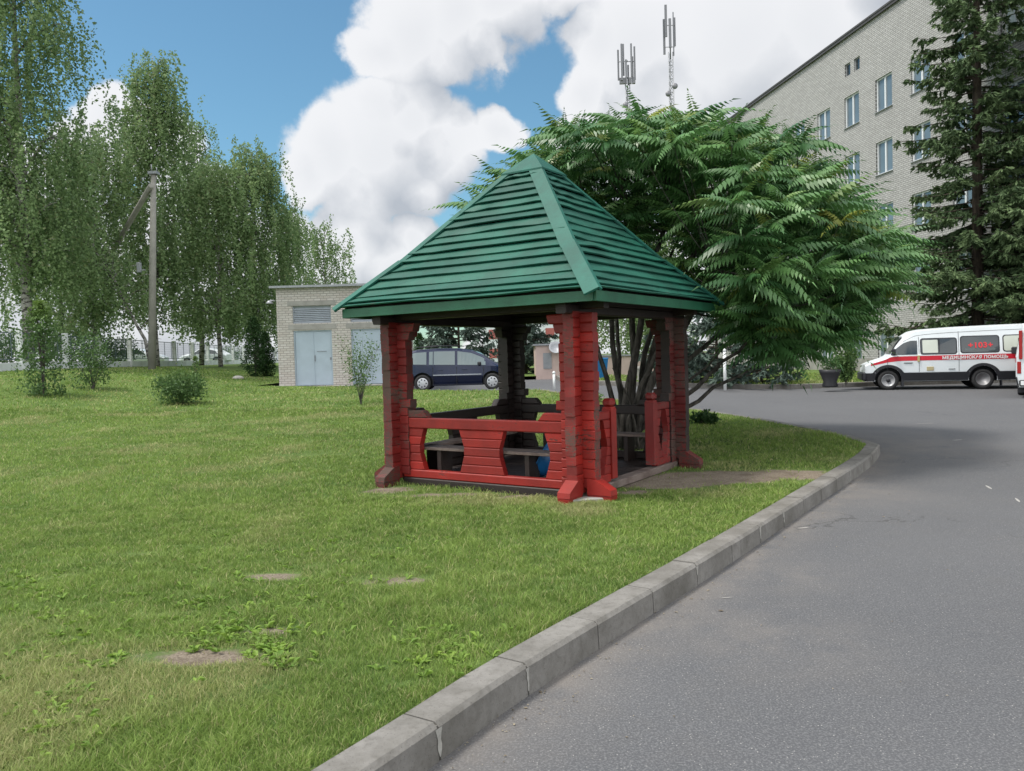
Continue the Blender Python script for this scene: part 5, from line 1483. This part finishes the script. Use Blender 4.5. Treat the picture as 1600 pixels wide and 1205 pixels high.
    # windscreen
    mb = MB(); wsx = [(.08, 1.285, .70), (.30, 1.655, .68), (.49, 1.885, .70)]
    for a, b_ in zip(wsx[:-1], wsx[1:]): mb.add([(a[0]-.015, -a[2], a[1]-.0), (b_[0]-.015, -b_[2], b_[1]-.0), (b_[0]-.02, b_[2], b_[1]), (a[0]-.02, a[2], a[1])], [(0, 1, 2, 3)])
    mb.build('windscreen', [GLASS_D], t)
    mb = MB()
    for (x, z0, z1) in ((-.02, .62, 1.2), (.985, .62, 1.85), (2.22, .62, 2.0), (4.46, .62, 1.9)):
        mb = MB(); zz = np.linspace(z0, z1, 6)
        for a, b_ in zip(zz[:-1], zz[1:]): mb.add([(x-.006, -(side_(x, a)+.008), a), (x+.006, -(side_(x, a)+.008), a), (x+.006, -(side_(x, b_)+.008), b_), (x-.006, -(side_(x, b_)+.008), b_)], [(0, 1, 2, 3)])
        mb.build('door_gap', [VANB], t)
    mb = MB()
    xs = np.linspace(.5, 4.5, 12)
    for a, b_ in zip(xs[:-1], xs[1:]):
        za, zb_ = np.interp(a, X, [p[3] for p in prof_])-.18, np.interp(b_, X, [p[3] for p in prof_])-.18
        mb.add([(a, -(side_(a, za)+.008), za-.006), (b_, -(side_(b_, zb_)+.008), zb_-.006), (b_, -(side_(b_, zb_)+.008), zb_+.006), (a, -(side_(a, za)+.008), za+.006)], [(0, 1, 2, 3)])
    mb.build('roof_seam', [VANB], t)
    for q in ((.50, .93, .78, .955), (1.9, .70, 2.1, .715)): mb = MB(); mb.box((q[0], -1.012, q[1]), (q[2], -.985, q[3])); mb.build('badge_strip', [VANB], t)
    mb = MB(); mb.box((1.22, -1.006, .66), (1.44, -.985, .80), c=.008); mb.build('fuel_flap', [simple('yellowed_plastic', (.42, .36, .20), .6)], t)
    mb = MB(); mb.box((.93, -1.03, .98), (1.0, -.985, 1.20), c=.006); mb.build('door_handle', [simple('brass_handle', (.45, .36, .16), .5)], t)
    mb = MB(); mb.box((-.86, -.93, .34), (-.70, .93, .62), c=.04); mb.build('front_bumper', [VANB], t)
    mb = MB(); mb.box((4.5, -.90, .34), (4.66, .90, .52), c=.03); mb.build('rear_bumper', [VANB], t)
    for sg in (-1, 1):
        mb = MB(); mb.box((-.74, sg*.74-.13, .66), (-.60, sg*.74+.13, .84), c=.03); mb.build('headlight', [GLASS_C], t)
        mb = MB(); mb.box((.10, sg*1.12-.09, 1.22), (.22, sg*1.12+.09, 1.46), c=.03); mb.box((.13, sg*1.03-.06, 1.26), (.18, sg*1.03+.06, 1.30)); mb.build('wing_mirror', [VANB], t)
        mb = MB(); mb.box((4.50, sg*.90-.05, .70), (4.575, sg*.90+.05, 1.05), c=.01); mb.build('tail_light', [REDL], t)
        wheel(t, 0, sg*.86, r, .20, RIM, sg, 'steel'); wheel(t, 2.95, sg*.84, r, .26, RIMG, sg, 'dish')
    mb = MB(); mb.box((.42, -.95, .12), (.50, -.75, .42)); mb.box((3.50, -.95, .10), (3.53, -.70, .45)); mb.build('mud_flap', [VANB], t)
    mb = MB(); mb.tube([(.3, -.4, .34), (3.9, -.4, .34)], .08, 6); mb.tube([(.3, .4, .34), (3.9, .4, .34)], .08, 6); mb.tube([(2.95, -.8, .34), (2.95, .8, .34)], .07, 8); mb.build('chassis', [VANB], t)
    if not text:
        for sg in (-1, 1):
            y0, y1 = sorted((sg*.06, sg*.74)); mb = MB(); mb.box((4.545, y0, 1.28), (4.585, y1, 1.84), c=.015); mb.build('rear_window', [GLASS_D], t)
            mb = MB(); mb.box((4.55, sg*.86-.045, 1.12), (4.60, sg*.86+.045, 1.95), c=.012); mb.build('tail_light', [REDL], t)
        mb = MB(); mb.box((4.555, -.012, .56), (4.575, .012, 1.98)); mb.build('door_gap', [VANB], t)
        mb = MB(); mb.box((4.66, -.86, .37), (4.672, -.34, .49), c=.004); pl_ = mb.build('number_plate', [WHITEP], t)
        cu = bpy.data.curves.new('digits', 'FONT'); cu.body = '13'; cu.size = .12; cu.extrude = .001
        to = bpy.data.objects.new('digits', cu); col.objects.link(to); bpy.context.view_layer.update()
        me = bpy.data.meshes.new_from_object(to.evaluated_get(bpy.context.evaluated_depsgraph_get())); bpy.data.objects.remove(to); bpy.data.curves.remove(cu)
        lo = linkmesh('digits', me, [VANB], pl_, (4.676, -.80, .39)); lo.rotation_euler = (R(90), 0, R(90))
    if text:
        def put(body_, size, x, z, m_, name_, out=.014, sxx=1.0, bold=.0):
            cu = bpy.data.curves.new('lettering', 'FONT'); cu.body = body_; cu.size = size; cu.extrude = .002; cu.offset = bold; cu.space_character = 1.05
            to = bpy.data.objects.new('lettering', cu); col.objects.link(to); bpy.context.view_layer.update()
            me = bpy.data.meshes.new_from_object(to.evaluated_get(bpy.context.evaluated_depsgraph_get())); bpy.data.objects.remove(to); bpy.data.curves.remove(cu)
            for v in me.vertices: v.co.x *= sxx
            lo = linkmesh(name_, me, [m_], t, (x, -(side_(x+.3, z+.05)+out), z)); lo.rotation_euler = (R(90), 0, 0)
            if z > 1.2:
                dz_ = (side_(x, 1.75)-side_(x, 1.3))/.45; lo.rotation_euler = (R(90)+math.atan(dz_), 0, 0)
            return lo
        put('МЕДИЦИНСКАЯ ПОМОЩЬ', .145, 1.70, 1.05, WHITEP, 'lettering', .018, 1.02, .005)
        put('+103+', .26, 2.50, 1.42, mat('red_window_sticker', .5, (.62, .03, .04)), 'window_sticker', .035, 1.05, .008)
        mb = MB(); panel(mb, rrect(2.40, 3.32, 1.33, 1.40, .01), side_, 0, .0125); mb.build('window_line', [simple('grey_film', (.10, .12, .12), .3)], t)
    return t
wl = gnd(1388, 609.5, RZ); amb_rz = R(-19)
wo_ = Vector((math.cos(amb_rz+PI/2), math.sin(amb_rz+PI/2)))*.93
van('ambulance', (wl.x+wo_.x, wl.y+wo_.y, wl.z+.005), amb_rz, 'white ambulance with a red side stripe parked by the kerb')
p2 = at(1589, 560, 22.8)
van('ambulance', (p2.x+3.34, 22.8+3.25, float(H(p2.x+2, 24))+RZ+.005), R(236), 'second white ambulance cut off at the right edge, rear end showing', text=False)

# two pale cars beyond the fence
def farcar(px, Y, label, rz):
    b = gpos(px, Y); t = empty('parked_car', b, rz, label=label, cat='car', group='pale cars beyond the fence')
    pr = [(-2.1, .35, .75, .85, .70, .6), (-1.9, .25, .88, .98, .82, .65), (-1.3, .22, .90, 1.30, .85, .62), (-.5, .22, .90, 1.43, .86, .62), (.3, .22, .90, 1.40, .86, .62), (1.05, .22, .88, 1.0, .85, .7), (1.8, .25, .76, .86, .8, .66), (2.15, .35, .6, .68, .68, .55)]
    st = [(x, hring(w1-.12, zb, zs, w1, max(zr, zs+.07), wr, max(zr, zs+.07)+.03)) for (x, zb, zs, zr, w1, wr) in pr]
    vs, fs = loft(st); mb = MB(); mb.add(vs, fs); body = mb.build('body', [VANW], t)
    carve(body, [(x, .33, .37, s_*.5-.0 if s_ > 0 else -1.2, 1.2 if s_ > 0 else -.5) for x in (-1.3, 1.3) for s_ in (-1, 1)])
    for sg in (-1, 1):
        mb = MB(); vv = [(-1.45, sg*.80, .94), (.85, sg*.80, .94), (.30, sg*.68, 1.33), (-.5, sg*.68, 1.36), (-1.15, sg*.70, 1.22)]
        vv = [(x, y*1.02+sg*.03, z) for x, y, z in vv]; mb.add(vv, [list(range(5))[::(1 if sg < 0 else -1)]]); mb.build('side_window', [GLASS_D], t)
        for x in (-1.3, 1.3): wheel(t, x, sg*.80, .31, .19, RIM, sg, 'steel')
farcar(216, 62, 'silver car half hidden behind the fence left of the birch trunks', R(8)); farcar(322, 70, 'white car seen between fence posts right of the pole', R(178))

# ------------------------------------------------------------------ things along the far side of the road
def kiosk():
    Y = 37.5; a = gpos(838, Y, RZ); b = gpos(1025, Y, RZ); zt = at(850, 540, Y).z
    t = empty('garage_block', (a.x, Y, a.z), 0, label='faded pink low garage wall beyond the road', cat='building')
    L = b.x-a.x; h = zt-a.z; mb = MB(); mb.box((0, 0, -.2), (L*.22, 3, h)); mb.box((L*.22+.002, .4, -.2), (L, 3, h*.62)); mb.build('wall', [PINK], t)
    mb = MB(); mb.box((-.1, -.1, h), (L*.22+.1, 3.1, h+.08)); mb.box((L*.22+.11, .3, h*.62), (L+.1, 3.1, h*.62+.07)); mb.build('roof', [GALV], t)
    mb = MB(); mb.box((.35, -.03, .5), (.75, -.003, 1.25)); mb.build('panel', [GALV], t)
    mb = MB(); mb.lathe([(.02, -.09), (.20, -.05), (.33, .03), (.32, .035), (.20, -.03), (.02, -.07)], 18, 0, Matrix.Translation((.95, -.3, h*.93)) @ Matrix.Rotation(R(60), 4, 'X')); mb.tube([(.9, -.25, h*.86), (.9, .0, h*.8)], .02, 5); mb.build('dish', [GALV], t)
kiosk()
def bollard(px, Y, top_px, w_, label, m=WHITEP):
    b = gpos(px, Y); tz = at(px, top_px, Y).z-b.z
    t = empty('marker_post', b, 0, label=label, cat='post'); mb = MB(); mb.tube([(0, 0, -.1), (0, 0, tz)], w_, 10); mb.build('shaft', [m], t)
    mb = MB(); mb.lathe([(w_*1.15, -.03), (w_*1.2, .03), (.01, .07)], 12, 0, Matrix.Translation((0, 0, tz))); mb.build('cap', [m], t)
bollard(1133, 27.6, 548, .055, 'tall thin white post on the verge in front of the blue spruces')
bollard(866, 27.0, 583, .045, 'short white post at the lawn edge left of the front gazebo post')
def bin_():
    b = gpos(937, 34, RZ); t = empty('waste_bin', b, .2, label='blue plastic waste bin across the road', cat='bin'); mb = MB()
    mb.add([(-.22,-.25,.1),(.22,-.25,.1),(.22,.25,.1),(-.22,.25,.1),(-.29,-.34,.98),(.29,-.34,.98),(.29,.34,.98),(-.29,.34,.98)], [(3,2,1,0),(4,5,6,7),(0,1,5,4),(1,2,6,5),(2,3,7,6),(3,0,4,7)]); mb.build('body', [BLUEP], t)
    mb = MB(); mb.box((-.31, -.36, .98), (.31, .36, 1.05), c=.02); mb.build('lid', [BLUEP], t)
    for s_ in (-1, 1): mb = MB(); mb.lathe([(.02, -.03), (.1, -.03), (.1, .03), (.02, .03)], 14, 0, Matrix.Translation((s_*.26, .2, .1)) @ Matrix.Rotation(R(90), 4, 'Y')); mb.build('wheel', [RUB], t)
bin_()
def planter(px, Y, h, r, m, label, green=None):
    b = gpos(px, Y); t = empty('planter', b, 0, label=label, cat='planter'); mb = MB()
    mb.lathe([(r*.7, 0), (r*.75, .05), (r*.62, h*.3), (r*.95, h*.8), (r*1.05, h), (r*.9, h), (r*.85, h*.85), (.01, h*.82)], 20); mb.build('bowl', [m], t)
planter(1297, 28.0, .62, .36, BLACKP, 'black urn shaped planter on the verge left of the shrub')
planter(1005, 31.0, .6, .35, CONC, 'grey concrete urn planter seen behind the tree trunk')
b = gpos(1297, 28.0); bush('flower', b+Vector((0, 0, .5)), .55, .32, 500, BUSH_L, 'leafy flowering plant growing in the black planter', 'plant', 71, .07, stems=6)
# boulder on the left lawn
p = gnd(372, 592); mb = MB(); mb.lathe([(.30, -.05), (.34, .06), (.26, .17), (.12, .24), (.01, .25)], 11, 0, Matrix.Diagonal((.8, .5, .6, 1)))
tag(mb.build('boulder', [STONE], None, p, .4), 'pale boulder lying in the grass left of the brick building', 'boulder')
# flat stone slab under the front foot
p = gnd(920, 783); mb = MB(); mb.box((-.22, -.09, -.04), (.22, .09, .035), c=.012)
tag(mb.build('stone_slab', [CONC], None, (p.x, p.y+.02, 0), .25), 'flat concrete slab wedged under the front gazebo foot', 'slab')
# far white building
def farblock():
    Y = 125; a = at(757, 560, Y); b = at(905, 560, Y); z1 = at(850, 462, Y).z
    t = empty('apartment_block', (a.x, Y, .3), 0, label='far white and red apartment block seen through the gazebo', cat='building')
    L = b.x-a.x; mb = MB(); mb.box((0, 0, -.3), (L, 10, z1)); mb.build('wall', [FARW], t)
    mb = MB(); mb.box((-.2, -.3, z1), (L+.2, 10.2, z1+.4)); mb.build('roof', [DARKM], t)
    for k in range(int(z1/3)):
        for j in range(int(L/3)):
            mb = MB(); mb.box((j*3+.8, -.06, k*3+1.0), (j*3+2.2, -.003, k*3+2.5)); mb.build('window', [FARG if (j % 3) else FARR], t)
farblock()
